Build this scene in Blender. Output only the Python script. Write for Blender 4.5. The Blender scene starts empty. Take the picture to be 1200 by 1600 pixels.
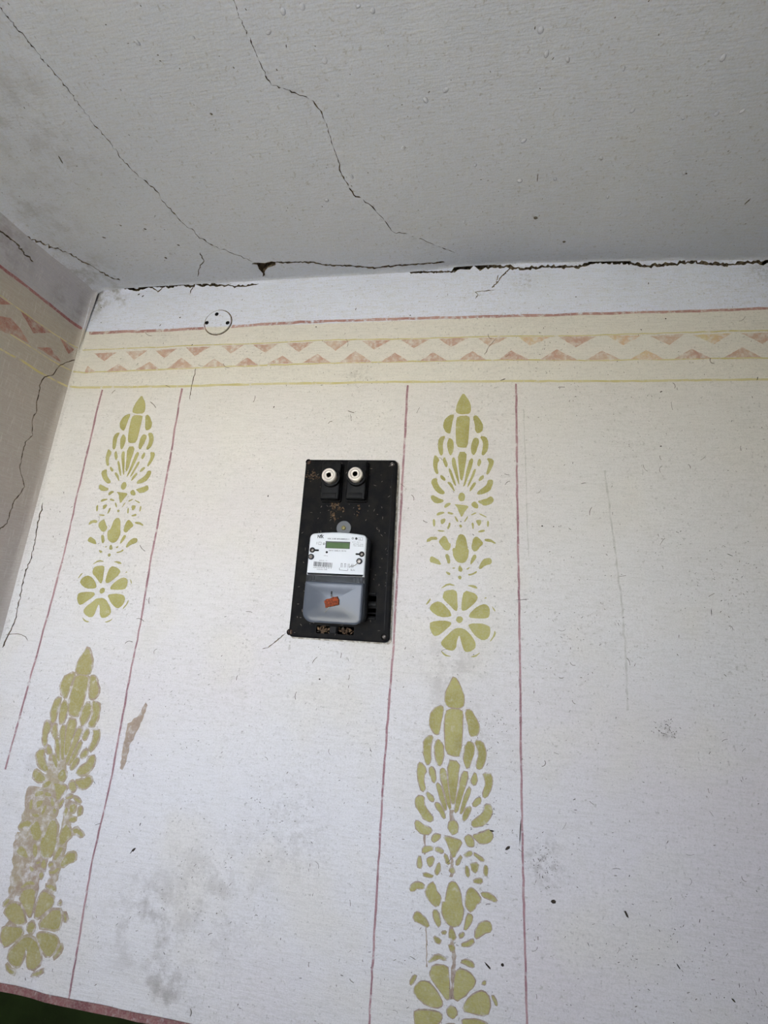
import bpy, bmesh, math, random
import numpy as np
from mathutils import Vector, Matrix, noise
from mathutils.geometry import delaunay_2d_cdt

random.seed(7)
scene = bpy.context.scene
COL = scene.collection

# ------------------------------------------------------------------ camera
F_PX = 620.0
YAW, PITCH, ROLL = -0.13131, 0.23019, 0.060599
CAM = Vector((0.948, -0.82, 1.65))
S0 = -CAM.y
_f = Vector((math.sin(YAW) * math.cos(PITCH), math.cos(YAW) * math.cos(PITCH), math.sin(PITCH)))
_r0 = Vector((math.cos(YAW), -math.sin(YAW), 0))
_u0 = _r0.cross(_f)
RIGHT = math.cos(ROLL) * _r0 + math.sin(ROLL) * _u0
UP = -math.sin(ROLL) * _r0 + math.cos(ROLL) * _u0
cam_data = bpy.data.cameras.new('camera')
cam = bpy.data.objects.new('camera', cam_data)
COL.objects.link(cam)
cam_data.sensor_fit = 'VERTICAL'
cam_data.sensor_height = 36.0
cam_data.lens = 36.0 * F_PX / 1600.0
cam_data.clip_start = 0.01
M = Matrix((RIGHT, UP, -_f)).transposed().to_4x4()
M.translation = CAM
cam.matrix_world = M
scene.camera = cam

# ------------------------------------------------------------------ light
world = bpy.data.worlds.new('overcast_sky')
scene.world = world
world.use_nodes = True
bg = world.node_tree.nodes['Background']
bg.inputs['Color'].default_value = (0.80, 0.86, 0.98, 1)
bg.inputs['Strength'].default_value = 6.0
scene.view_settings.view_transform = 'Standard'
scene.view_settings.look = 'None'
scene.view_settings.gamma = 1.0
scene.view_settings.use_curve_mapping = False
scene.view_settings.exposure = 1.70
scene.cycles.max_bounces = 7
scene.cycles.diffuse_bounces = 3
scene.cycles.glossy_bounces = 2
scene.cycles.caustics_reflective = False
scene.cycles.caustics_refractive = False
scene.cycles.use_light_tree = False
scene.cycles.sample_clamp_indirect = 8.0

sun_d = bpy.data.lights.new('sun', 'SUN')
sun_d.energy = 70.0
sun_d.color = (1.0, 0.95, 0.86)
sun_d.angle = math.radians(1.0)
sun = bpy.data.objects.new('sun', sun_d)      # stands behind the house: lights the yard, not the room
sun.rotation_euler = (math.radians(-48), 0, math.radians(12))
COL.objects.link(sun)

ROOM_X1, ROOM_Y1 = 2.6, -1.6
WINDOWS = [(0.13, 0.92, 1.18, 2.12)]   # x0, x1, z0, z1 of the open window in the rear wall
for (wx0, wx1, wz0, wz1) in WINDOWS:
    ld = bpy.data.lights.new('window_daylight_portal', 'AREA')
    ld.shape = 'RECTANGLE'
    ld.size, ld.size_y = wx1 - wx0, wz1 - wz0
    ld.cycles.is_portal = True
    lo = bpy.data.objects.new('window_daylight_portal', ld)
    lo.location = ((wx0 + wx1) / 2, ROOM_Y1 - 0.26, (wz0 + wz1) / 2)
    lo.rotation_euler = (math.radians(90), 0, 0)
    COL.objects.link(lo)


# ------------------------------------------------------------------ pixel rays onto the room's planes
def ray(px, py):
    return (px - 600) / F_PX * RIGHT - (py - 800) / F_PX * UP + _f


LA = 0.0436
LDIR = Vector((-math.sin(LA), -math.cos(LA), 0))
LNRM = Vector((math.cos(LA), -math.sin(LA), 0))


def on_wall(px, py, depth=0.0):
    d = ray(px, py)
    t = (S0 - depth) / d.y
    p = CAM + d * t
    return (p.x, p.z)


def on_left(px, py):
    d = ray(px, py)
    t = -(CAM.dot(LNRM)) / d.dot(LNRM)
    p = CAM + d * t
    return (p.dot(LDIR), p.z)


C0 = 1.65 + 0.957 * S0


def on_ceil(px, py):
    d = ray(px, py)
    t = (C0 - CAM.z) / d.z
    p = CAM + d * t
    return (p.x, p.y)


def interp(tab, x):
    if x <= tab[0][0]:
        return tab[0][1]
    for (a, b), (c, e) in zip(tab, tab[1:]):
        if x <= c:
            return b + (e - b) * (x - a) / (c - a)
    return tab[-1][1]


CB = [on_wall(*p) for p in ((148, 454), (230, 448), (300, 444), (410, 438), (550, 430), (650, 424), (720, 416), (800, 411), (1000, 407), (1200, 406))]
CB[0] = (0.0, CB[0][1])
CL = [on_left(*p) for p in ((148, 454), (110, 420), (70, 390), (40, 365), (0, 329))]
CL[0] = (0.0, CB[0][1])


def cback(x):
    return interp(CB, x)


def cleft(s):
    return interp(CL, s)


def sstep(a, b, x):
    t = min(1, max(0, (x - a) / (b - a)))
    return t * t * (3 - 2 * t)


def fillet(d, r):
    if d >= r:
        return 0.0
    d = max(d, 0.25 * r)
    return r - math.sqrt(max(0, r * r - (r - d) ** 2))


R_TOP, R_COR, R_TL = 0.012, 0.022, 0.045
CUT = 0.2929


def ns(x, y, z, sc):
    return noise.noise(Vector((x * sc, y * sc, z * sc)))


def h_back(x, z):
    dt, dl = cback(x) - z, x
    und = (0.0030 * ns(x, 3.1, z, 2.3) + 0.0013 * ns(x, 7.7, z, 7)) * sstep(0, .07, dt) * sstep(0, .1, dl)
    return und + fillet(dt, R_TOP) + fillet(dl, R_COR)


def h_left(s, z):
    dt, dl = cleft(s) - z, s
    und = (0.0035 * ns(s, 13.1, z, 2.6) + 0.0015 * ns(s, 17.7, z, 8)) * sstep(0, .07, dt) * sstep(0, .1, dl)
    return und + fillet(dt, R_TL) + fillet(dl, R_COR)


CEIL_STEPS = []     # filled with crack polylines: the plaster sags on one side


def seg_dist(p, a, b):
    ax, ay = a; bx, by = b
    dx, dy = bx - ax, by - ay
    L = dx * dx + dy * dy
    t = 0 if L == 0 else max(0, min(1, ((p[0] - ax) * dx + (p[1] - ay) * dy) / L))
    qx, qy = ax + t * dx - p[0], ay + t * dy - p[1]
    cr = dx * (p[1] - ay) - dy * (p[0] - ax)
    return math.hypot(qx, qy), cr


def h_ceil(x, y):
    # height below/above the mean ceiling plane; returned as "out" (downwards)
    p = Vector((x, y, 0))
    dl = max(0, p.dot(LNRM)); sl = max(0, p.dot(LDIR)); db = max(0, -y)
    eb, el = math.exp(-db / 0.10), math.exp(-dl / 0.10)
    up = (cback(max(0, x)) - C0) * eb + (cleft(sl) - C0) * el - (cback(0) - C0) * eb * el
    und = (0.0035 * ns(x, y, 23.1, 2.1) + 0.0012 * ns(x, y, 29.7, 7)) * sstep(0, .08, db) * sstep(0, .08, dl)
    stp = 0
    for pts, amp, wid in CEIL_STEPS:
        best = None
        for a, b in zip(pts, pts[1:]):
            d, cr = seg_dist((x, y), a, b)
            if best is None or d < best[0]:
                best = (d, cr)
        if best[1] > 0:
            stp += amp * math.exp(-(best[0] / wid))
    return -up + und + stp * sstep(0, .05, db) + fillet(db, R_TOP) + fillet(dl, R_TL)


def p_back(x, z, lift=0.0):
    return Vector((x, -(h_back(x, z) + lift), z))


def p_left(s, z, lift=0.0):
    return LDIR * s + LNRM * (h_left(s, z) + lift) + Vector((0, 0, z))


def p_ceil(x, y, lift=0.0):
    return Vector((x, y, C0 - h_ceil(x, y) - lift))


# ------------------------------------------------------------------ materials
def srgb(r, g, b):
    f = lambda c: (c / 255 / 12.92) if c / 255 <= 0.04045 else ((c / 255 + 0.055) / 1.055) ** 2.4
    return (f(r), f(g), f(b), 1)


class NT:
    def __init__(self, name):
        self.m = bpy.data.materials.new(name)
        self.m.use_nodes = True
        self.t = self.m.node_tree
        self.n = self.t.nodes
        self.bsdf = self.n['Principled BSDF']

    def new(self, kind, **kw):
        nd = self.n.new(kind)
        for k, v in kw.items():
            setattr(nd, k, v)
        return nd

    def link(self, a, b):
        self.t.links.new(a, b)

    def put(self, sock, v):
        if hasattr(v, 'is_linked') or hasattr(v, 'links'):
            self.link(v, sock)
        else:
            sock.default_value = v

    def pos(self, scale=(1, 1, 1)):
        g = self.new('ShaderNodeNewGeometry')
        mp = self.new('ShaderNodeVectorMath', operation='MULTIPLY')
        self.link(g.outputs['Position'], mp.inputs[0])
        mp.inputs[1].default_value = scale
        return mp.outputs[0]

    def noise(self, scale, detail=4, rough=0.55, stretch=(1, 1, 1), off=0.0):
        nd = self.new('ShaderNodeTexNoise')
        v = self.pos(stretch)
        if off:
            a = self.new('ShaderNodeVectorMath', operation='ADD')
            self.link(v, a.inputs[0]); a.inputs[1].default_value = (off, off * 1.7, off * .6)
            v = a.outputs[0]
        self.link(v, nd.inputs['Vector'])
        nd.inputs['Scale'].default_value = scale
        nd.inputs['Detail'].default_value = detail
        nd.inputs['Roughness'].default_value = rough
        return nd.outputs['Fac']

    def ramp(self, fac, lo, hi, a=0.0, b=1.0):
        r = self.new('ShaderNodeMapRange')
        r.interpolation_type = 'SMOOTHSTEP'
        self.link(fac, r.inputs['Value'])
        r.inputs['From Min'].default_value = lo
        r.inputs['From Max'].default_value = hi
        r.inputs['To Min'].default_value = a
        r.inputs['To Max'].default_value = b
        return r.outputs['Result']

    def math(self, op, a, b=0.0, c=None):
        nd = self.new('ShaderNodeMath', operation=op)
        self.put(nd.inputs[0], a); self.put(nd.inputs[1], b)
        if c is not None:
            self.put(nd.inputs[2], c)
        return nd.outputs[0]

    def mix(self, fac, a, b, blend='MIX'):
        nd = self.new('ShaderNodeMix', data_type='RGBA', blend_type=blend)
        self.put(nd.inputs['Factor'], fac)
        self.put(nd.inputs['A'] if False else nd.inputs[6], a)
        self.put(nd.inputs[7], b)
        return nd.outputs[2]

    def bump(self, height, strength, dist, prev=None):
        b = self.new('ShaderNodeBump')
        b.inputs['Strength'].default_value = strength
        b.inputs['Distance'].default_value = dist
        self.link(height, b.inputs['Height'])
        if prev is not None:
            self.link(prev, b.inputs['Normal'])
        return b.outputs['Normal']

    def done(self, col, rough=0.9, normal=None, spec=0.25):
        self.put(self.bsdf.inputs['Base Color'], col)
        self.put(self.bsdf.inputs['Roughness'], rough)
        self.bsdf.inputs['Specular IOR Level'].default_value = spec
        if normal is not None:
            self.link(normal, self.bsdf.inputs['Normal'])
        return self.m


CREAM = (0.69, 0.66, 0.615, 1)
CREAM_Y = (0.70, 0.67, 0.605, 1)
WHITE_W = (0.70, 0.685, 0.685, 1)
BLUE_W = (0.70, 0.735, 0.87, 1)
PINKISH = (0.68, 0.635, 0.64, 1)

# pink line height along the back wall separates the bluish frieze from the cream field
PINK_PX = [(140, 521), (230, 517), (313, 513), (365, 510), (500, 502.5), (650, 498), (775, 495), (900, 491), (1050, 487.5), (1200, 482.6)]
YEL_PX = [(108, 606), (200, 604.5), (300, 603), (400, 600.5), (575, 597.5), (800, 596), (975, 595.5), (1200, 593)]
UPL_PX = [(130, 548), (200, 544), (290, 540), (383, 538), (500, 532), (669, 529), (792, 526), (930, 524), (1069, 519.5), (1200, 517)]
LOL_PX = [(117, 583), (200, 579), (300, 575), (400, 572), (537, 567), (660, 565), (800, 563), (930, 563), (1200, 560)]
zp = [on_wall(*p) for p in PINK_PX]
pa, pb = np.polyfit([p[0] for p in zp], [p[1] for p in zp], 1)
zy = [on_wall(*p) for p in YEL_PX]
Z_YEL = float(np.mean([p[1] for p in zy]))

STAINS_AND_SHADE = []     # (location, radius, amount) grey-brown patches: dirt on the whitewash, and corner shade painted as colour


def plaster(nt, kind, stains_and_shade=True):
    """colour and normal sockets of old whitewash; same function for wall and for worn paint on it"""
    big = nt.noise(1.7, 1, .5, off=3.3)
    mid = nt.noise(6.0, 2, .6, off=9.1)
    brush = nt.noise(60, 2, .6, (0.7, 0.7, 5.0) if kind != 'ceiling' else (0.7, 5, 1), off=1.3)
    brush_v = nt.noise(60, 2, .6, (5.0, 5.0, 0.5) if kind != 'ceiling' else (5, .5, 1), off=5.3)
    fine = nt.noise(420, 1, .6)
    speck = nt.noise(150, 2, .7, off=2.2)
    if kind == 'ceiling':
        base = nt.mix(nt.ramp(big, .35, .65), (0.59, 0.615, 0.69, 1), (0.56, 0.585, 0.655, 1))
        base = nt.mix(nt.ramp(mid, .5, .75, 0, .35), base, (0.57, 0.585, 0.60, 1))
    else:
        g = nt.new('ShaderNodeNewGeometry')
        sp = nt.new('ShaderNodeSeparateXYZ')
        nt.link(g.outputs['Position'], sp.inputs[0])
        x, z = sp.outputs['X'], sp.outputs['Z']
        lo = nt.mix(nt.ramp(big, .38, .62), WHITE_W, PINKISH)
        lo = nt.mix(nt.ramp(mid, .45, .7, 0, .8), lo, CREAM)
        # the field gets creamier towards the border
        upf = nt.ramp(z, Z_YEL - .75, Z_YEL + .05)
        lo = nt.mix(nt.math('MULTIPLY', upf, .75), lo, CREAM)
        wob = nt.math('MULTIPLY', nt.math('SUBTRACT', nt.noise(40, 2), .5), .004)
        if kind == 'back':
            zl = nt.math('ADD', nt.math('MULTIPLY', x, float(pa)), float(pb))
        else:
            zl = nt.math('ADD', nt.math('MULTIPLY', x, 0.0), ZP_LEFT)
        dz = nt.math('ADD', nt.math('SUBTRACT', z, zl), wob)
        band = nt.ramp(z, Z_YEL - .004, Z_YEL + .004)
        lo = nt.mix(nt.math('MULTIPLY', band, .8), lo, CREAM_Y)
        base = nt.mix(nt.ramp(dz, -.003, .003), lo, nt.mix(nt.ramp(mid, .4, .7), BLUE_W, (0.68, 0.715, 0.83, 1)))
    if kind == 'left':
        base = nt.mix(1.0, base, (0.58, 0.535, 0.505, 1), 'MULTIPLY')  # the side wall's weaker light is darkened into its whitewash colour
    base = nt.mix(nt.ramp(brush, .42, .70, 0, .27), base, (0.52, 0.50, 0.46, 1))
    base = nt.mix(nt.ramp(brush_v, .55, .75, 0, .22), base, (0.76, 0.755, 0.73, 1))
    base = nt.mix(nt.ramp(speck, .60, .72, 0, .5), base, (0.33, 0.31, 0.28, 1))
    base = nt.mix(nt.ramp(fine, .35, .75, 0, .30), base, (0.45, 0.43, 0.40, 1))
    lst = [q for q in STAINS_AND_SHADE if q[4] == kind] if stains_and_shade else []
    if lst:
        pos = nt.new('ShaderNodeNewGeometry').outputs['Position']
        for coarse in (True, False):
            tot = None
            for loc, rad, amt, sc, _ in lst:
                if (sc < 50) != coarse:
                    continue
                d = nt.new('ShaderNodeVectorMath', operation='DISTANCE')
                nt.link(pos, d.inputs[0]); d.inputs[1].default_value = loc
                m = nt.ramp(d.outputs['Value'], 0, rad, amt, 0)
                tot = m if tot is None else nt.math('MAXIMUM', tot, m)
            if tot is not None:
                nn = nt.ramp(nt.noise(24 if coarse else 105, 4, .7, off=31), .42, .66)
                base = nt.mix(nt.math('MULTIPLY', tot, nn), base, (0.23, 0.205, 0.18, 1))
    hsum = nt.math('ADD', nt.math('MULTIPLY', brush, .8), nt.math('ADD', nt.math('MULTIPLY', fine, .3), nt.math('MULTIPLY', speck, .3)))
    nrm = nt.bump(hsum, 0.35 if kind == 'ceiling' else 0.55, 0.0016)
    return base, nrm


ZP_LEFT = on_left(137, 521)[1]


def wpos(px, py):
    x, z = on_wall(px, py)
    return (x, 0, z)


def cpos(px, py):
    x, y = on_ceil(px, py)
    return (x, y, C0)


STAINS_AND_SHADE += [(wpos(230, 1440), .12, .55, 26, 'back'), (wpos(255, 1545), .09, .6, 22, 'back'), (wpos(330, 1400), .16, .3, 30, 'back'),
           (wpos(450, 1300), .13, .25, 60, 'back'), (wpos(850, 1345), .06, .5, 130, 'back'), (wpos(168, 462), .11, .85, 30, 'back'), (wpos(150, 470), .07, .7, 60, 'back'),  # upper corner patches: real dirt, enlarged to paint in the dim corner's shade
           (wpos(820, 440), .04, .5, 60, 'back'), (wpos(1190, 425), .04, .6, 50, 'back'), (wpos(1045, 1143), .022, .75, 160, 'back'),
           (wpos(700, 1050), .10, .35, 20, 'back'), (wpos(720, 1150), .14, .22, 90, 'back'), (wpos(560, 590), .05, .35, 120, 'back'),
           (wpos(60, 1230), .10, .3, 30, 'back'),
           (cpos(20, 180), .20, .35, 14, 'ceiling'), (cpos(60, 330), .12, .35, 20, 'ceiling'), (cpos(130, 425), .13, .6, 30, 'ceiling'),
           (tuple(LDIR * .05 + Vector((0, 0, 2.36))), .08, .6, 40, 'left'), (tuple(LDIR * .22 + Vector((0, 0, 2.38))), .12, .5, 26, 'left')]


def mat_plaster(kind):
    nt = NT('whitewashed_plaster_' + kind)
    c, n = plaster(nt, kind)
    return nt.done(c, .93, n, .15)


def mat_paint(name, col, col2, wear=.5, kind='back', amount=1.0, edge=.14):
    """distemper paint, rubbed away in places so that the whitewash shows"""
    nt = NT(name)
    c, n = plaster(nt, kind, False)
    v = nt.noise(18, 2, .6, off=4.4)
    pc = nt.mix(nt.ramp(v, .35, .65), col, col2)
    pc = nt.mix(nt.ramp(nt.noise(300, 1, .6), .3, .8, 0, .25), pc, (0.5, 0.48, 0.4, 1))
    w = nt.noise(70, 3, .65, off=8.8)
    m = nt.ramp(w, wear - edge, wear + edge, amount, 0.0)
    return nt.done(nt.mix(m, c, pc), .92, n, .15)


def mat_simple(name, col, rough=.5, spec=.5, metal=0.0, var=.0, scale=80, col2=None, bump=0.0, coat=0.0):
    nt = NT(name)
    c = col
    if col2 is not None:
        c = nt.mix(nt.ramp(nt.noise(scale, 5, .65, off=1.1), .5 - var, .5 + var), col, col2)
    n = nt.bump(nt.noise(scale * 2.5, 4, .6, off=6.6), bump, .002) if bump else None
    nt.bsdf.inputs['Metallic'].default_value = metal
    nt.bsdf.inputs['Coat Weight'].default_value = coat
    return nt.done(c, rough, n, spec)


MT = {}
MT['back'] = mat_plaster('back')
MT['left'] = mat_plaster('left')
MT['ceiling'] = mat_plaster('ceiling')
MT['dirt'] = mat_simple('crack_clay', srgb(134, 119, 96), .95, .1, var=.14, scale=160, col2=srgb(70, 59, 48), bump=.8)
MT['pink'] = mat_paint('worn_pink_paint', srgb(160, 116, 112), srgb(180, 142, 136), .60)
MT['pink_edge'] = mat_paint('dark_dusty_pink_paint', srgb(118, 76, 78), srgb(138, 94, 92), .70)
MT['pink_thin'] = mat_paint('mauve_line_paint', srgb(146, 106, 114), srgb(170, 134, 138), .66)
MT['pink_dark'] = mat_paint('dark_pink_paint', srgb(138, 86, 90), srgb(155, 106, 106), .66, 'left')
MT['yellow'] = mat_paint('worn_yellow_paint', srgb(196, 185, 130), srgb(204, 195, 152), .66)
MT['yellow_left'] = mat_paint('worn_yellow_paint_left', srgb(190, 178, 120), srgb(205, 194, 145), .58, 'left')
MT['tri'] = mat_paint('border_brown_pink_paint', srgb(184, 146, 130), srgb(196, 168, 148), .58, edge=.22)
MT['tri_y'] = mat_paint('border_ochre_paint', srgb(206, 190, 142), srgb(205, 172, 142), .56, edge=.2)
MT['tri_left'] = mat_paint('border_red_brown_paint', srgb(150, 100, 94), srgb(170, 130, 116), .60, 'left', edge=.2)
MT['green'] = mat_paint('olive_stencil_paint', srgb(158, 151, 88), srgb(172, 166, 108), .80, edge=.2)
MT['green_pale'] = mat_paint('olive_stencil_paint_faded', srgb(156, 148, 90), srgb(172, 165, 108), .76, edge=.2)
MT['bleed'] = mat_paint('brown_paint_bleed', srgb(160, 140, 118), srgb(146, 124, 106), .66, edge=.2, amount=.9)
MT['bleed_dark'] = mat_paint('brown_paint_smear', srgb(160, 144, 112), srgb(152, 130, 108), .62, edge=.2, amount=.9)
MT['green_dull'] = mat_paint('olive_stencil_paint_smeared', srgb(158, 149, 94), srgb(166, 156, 106), .76, edge=.25)
MT['streak'] = mat_paint('grey_run_mark', srgb(166, 164, 158), srgb(176, 174, 166), .55, edge=.25, amount=.7)
MT['dado'] = mat_simple('dark_green_oil_paint', srgb(34, 44, 20), .45, .1, var=.2, scale=14, col2=srgb(26, 33, 15), bump=.15)
MT['fleck'] = mat_simple('dark_dirt', srgb(38, 34, 30), .9, .2, var=.2, scale=300, col2=srgb(70, 60, 50))
MT['fleck_soft'] = mat_simple('grey_dirt', srgb(84, 77, 70), .9, .1, var=.2, scale=300, col2=srgb(112, 104, 94))


# ------------------------------------------------------------------ object helpers
def link(o, parent=None):
    COL.objects.link(o)
    if parent is not None:
        o.parent = parent
    return o


def tag(o, label=None, cat=None, group=None, kind=None):
    if label: o['label'] = label
    if cat: o['category'] = cat
    if group: o['group'] = group
    if kind: o['kind'] = kind
    return o


def mesh_obj(name, verts, faces, mats, parent=None, midx=None, smooth=None):
    me = bpy.data.meshes.new(name)
    me.from_pydata([tuple(v) for v in verts], [], faces)
    for m in (mats if isinstance(mats, (list, tuple)) else [mats]):
        me.materials.append(m)
    if midx is not None:
        me.polygons.foreach_set('material_index', midx)
    if smooth is False:
        smooth = None
    if smooth is True:
        me.polygons.foreach_set('use_smooth', [True] * len(faces))
    elif smooth is not None:
        me.polygons.foreach_set('use_smooth', smooth)
    me.update()
    return link(bpy.data.objects.new(name, me), parent)


def box_data(x0, x1, y0, y1, z0, z1):
    v = [(x, y, z) for x in (x0, x1) for y in (y0, y1) for z in (z0, z1)]
    f = [(0, 1, 3, 2), (4, 6, 7, 5), (0, 4, 5, 1), (2, 3, 7, 6), (0, 2, 6, 4), (1, 5, 7, 3)]
    return v, f


def boxes_obj(name, boxes, mat, parent=None):
    V, Fc = [], []
    for b in boxes:
        v, f = box_data(*b)
        o = len(V)
        V += v; Fc += [tuple(i + o for i in q) for q in f]
    return mesh_obj(name, V, Fc, mat, parent)


def area2(p):
    return sum(a[0] * b[1] - b[0] * a[1] for a, b in zip(p, p[1:] + p[:1]))


def ccw(p):
    return p if area2(p) > 0 else p[::-1]


def jitter_line(pts, step=4.0, amp=.8, rnd=random):
    out = [pts[0]]
    for a, b in zip(pts, pts[1:]):
        L = math.hypot(b[0] - a[0], b[1] - a[1])
        n = max(1, int(L / step))
        nx, ny = -(b[1] - a[1]) / (L + 1e-9), (b[0] - a[0]) / (L + 1e-9)
        for i in range(1, n + 1):
            t = i / n
            j = rnd.gauss(0, amp) if i < n else 0
            out.append((a[0] + (b[0] - a[0]) * t + nx * j, a[1] + (b[1] - a[1]) * t + ny * j))
    return out


def ribbon(pts, width, var=.5, taper=(True, True), rnd=random):
    """quads along a polyline (pixel space)"""
    n = len(pts)
    Lf, Rt = [], []
    for i, p in enumerate(pts):
        a, b = pts[max(0, i - 1)], pts[min(n - 1, i + 1)]
        dx, dy = b[0] - a[0], b[1] - a[1]
        L = math.hypot(dx, dy) + 1e-9
        w = (width[i] if isinstance(width, list) else width) * (1 + var * rnd.uniform(-1, 1)) / 2
        if (i == 0 and taper[0]) or (i == n - 1 and taper[1]):
            w = .05
        Lf.append((p[0] - dy / L * w, p[1] + dx / L * w))
        Rt.append((p[0] + dy / L * w, p[1] - dx / L * w))
    return [[Lf[i], Lf[i + 1], Rt[i + 1], Rt[i]] for i in range(n - 1)]


class Surf:
    def __init__(self, px2uv, p3, name):
        self.px, self.p3, self.name = px2uv, p3, name
        self.holes = []          # (polygon uv, depth)

    def crack(self, pts, width=1.3, depth=.005, step=4, amp=.8, var=.5):
        q = jitter_line(pts, step, amp)
        for quad in ribbon(q, width, var):
            self.holes.append((ccw([self.px(*p) for p in quad]), depth))

    def cavity(self, pts, depth=.014):
        self.holes.append((ccw([self.px(*p) for p in pts]), depth))

    def clip_holes(self, bb):
        r = []
        for h, d in self.holes:
            if max(p[0] for p in h) > bb[0] and min(p[0] for p in h) < bb[1] and max(p[1] for p in h) > bb[2] and min(p[1] for p in h) < bb[3]:
                r.append((h, d))
        return r

    def panel(self, name, outer, grid_pts, mats, flip=False, parent=None):
        outer = ccw(outer)
        verts = [Vector(p) for p in outer]
        faces = [list(range(len(outer)))]
        depths = [0]
        for h, d in self.holes:
            o = len(verts)
            verts += [Vector(p) for p in h]
            faces.append(list(range(o, o + len(h)))); depths.append(d)
        verts += [Vector(p) for p in grid_pts]
        ov, oe, of, _, _, ofc = delaunay_2d_cdt(verts, [], faces, 0, 1e-6, True)
        V, Fs, mi, sm = [], [], [], []
        front = {}
        deep = {}

        def fv(i):
            if i not in front:
                front[i] = len(V); V.append(self.p3(ov[i].x, ov[i].y, 0))
            return front[i]

        def dv(i, d):
            if (i, d) not in deep:
                deep[(i, d)] = len(V); V.append(self.p3(ov[i].x, ov[i].y, -d))
            return deep[(i, d)]
        kind = {}
        for f, src in zip(of, ofc):
            if 0 not in src:
                continue
            hs = [s for s in src if s]
            d = max(depths[s] for s in hs) if hs else 0
            for k in range(len(f)):
                kind[(f[k], f[(k + 1) % len(f)])] = d
            if d:
                idx = [dv(i, d) for i in f]
            else:
                idx = [fv(i) for i in f]
            Fs.append(tuple(idx[::-1] if flip else idx)); mi.append(1 if d else 0); sm.append(not d)
        for (a, b), d in kind.items():
            e = kind.get((b, a))
            if d and e is not None and e < d:
                q0, q1 = self.p3(ov[a].x, ov[a].y, -e if e else 0), self.p3(ov[b].x, ov[b].y, -e if e else 0)
                o = len(V)
                V += [q0, q1, self.p3(ov[b].x, ov[b].y, -d), self.p3(ov[a].x, ov[a].y, -d)]
                Fs.append((o, o + 1, o + 2, o + 3)); mi.append(1); sm.append(False)
        return mesh_obj(name, V, Fs, mats, parent, mi, sm)

    def paint(self, name, poly_uv, mat, parent, lift=.0004, grid=.02):
        """a patch of paint lying on the plaster, cut where a crack crosses it"""
        return self.paints(name, [poly_uv], mat, parent, lift, grid)

    def paints(self, name, polys, mat, parent, lift=.0004, grid=.02):
        V, Fs = [], []
        for poly in polys:
            poly = ccw(list(poly))
            us = [p[0] for p in poly]; vs = [p[1] for p in poly]
            bb = (min(us), max(us), min(vs), max(vs))
            verts = [Vector(p) for p in poly]
            faces = [list(range(len(poly)))]
            for h, d in self.clip_holes(bb):
                o = len(verts)
                verts += [Vector(p) for p in h]
                faces.append(list(range(o, o + len(h))))
            if bb[1] - bb[0] > grid or bb[3] - bb[2] > grid:
                for u in np.arange(bb[0] + grid * .37, bb[1], grid):
                    for v in np.arange(bb[2] + grid * .41, bb[3], grid):
                        verts.append(Vector((u, v)))
            ov, oe, of, _, _, ofc = delaunay_2d_cdt(verts, [], faces, 0, 1e-7, True)
            o = len(V)
            V += [self.p3(v.x, v.y, lift) for v in ov]
            for f, src in zip(of, ofc):
                if 0 in src and len(src) == 1:
                    Fs.append(tuple(i + o for i in (f[::-1] if self.name == 'left' else f)))
        return mesh_obj(name, V, Fs, mat, parent, None, True)


BACK = Surf(on_wall, p_back, 'back')
LEFT = Surf(on_left, p_left, 'left')
CEIL = Surf(on_ceil, p_ceil, 'ceiling')


def from_crop(pts, s, ox, oy):
    return [(p[0] / s + ox, p[1] / s + oy) for p in pts]


# ------------------------------------------------------------------ cracks (grooves cut into the plaster)
crackA = from_crop([(-30, -20), (0, 20), (50, 85), (110, 155), (150, 205), (205, 270), (245, 325), (330, 430), (385, 500), (430, 545), (490, 600), (525, 650), (560, 690), (610, 735), (660, 772), (720, 800), (790, 832)], 2, 0, 0)
crackB = from_crop([(715, -60), (730, 0), (745, 50), (765, 90), (790, 145), (815, 200), (828, 235), (848, 270), (880, 275), (920, 293), (965, 308), (1000, 345), (1020, 390), (1035, 450), (1055, 500), (1065, 545), (1088, 588), (1105, 615), (1150, 640), (1175, 665), (1200, 695)], 2, 0, 0)
crackB += from_crop([(30, 735), (80, 745), (130, 765), (180, 790), (222, 812)], 2, 600, 0)
CEIL.crack(crackA[:9], .55, .0025, var=.85)
CEIL.crack(crackA[8:], .5, .0025, var=.9)
CEIL.crack(crackB[:8], 1.15, .004, amp=1.0, var=.85)
CEIL.crack(crackB[7:20], 1.25, .004, amp=1.0, var=.85)
CEIL.crack(crackB[19:], .7, .003, amp=1.0, var=.85)
CEIL_STEPS.append(([on_ceil(*p) for p in crackA[:-1:2]], 0.0016, .05))
CEIL_STEPS.append(([on_ceil(*p) for p in crackB[::2]], -0.0022, .06))
# the joint of ceiling and wall: crack above the joint in the middle, in the wall to the right
CEIL.crack(from_crop([(858, 832), (920, 832), (980, 833), (1005, 842), (1100, 848), (1175, 857), (1200, 853)], 2, 0, 0) + from_crop([(30, 851), (100, 847), (190, 845)], 2, 600, 0), 2.3, .016, 3, .6)
CEIL.cavity(from_crop([(205, 325), (270, 288), (400, 290), (560, 300), (740, 250), (850, 270), (850, 360), (760, 395), (640, 440), (570, 520), (545, 600), (505, 600), (470, 555), (400, 470), (360, 345)], 17.14, 380, 400))
CEIL.crack([(410.5, 434), (411, 438), (409, 441)], 2.2, .006, 2, .3)
BACK.crack([(640, 426.5), (670, 425.5), (700, 424.5), (710, 425), (716, 419), (724, 416)], 2.2, .008, 2, .3)
BACK.cavity(from_crop([(215, 195), (260, 192), (400, 205), (600, 200), (660, 208), (590, 240), (515, 288), (430, 228), (380, 268), (330, 268), (250, 264), (150, 292), (135, 287)], 8.571, 690, 390), .013)
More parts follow.
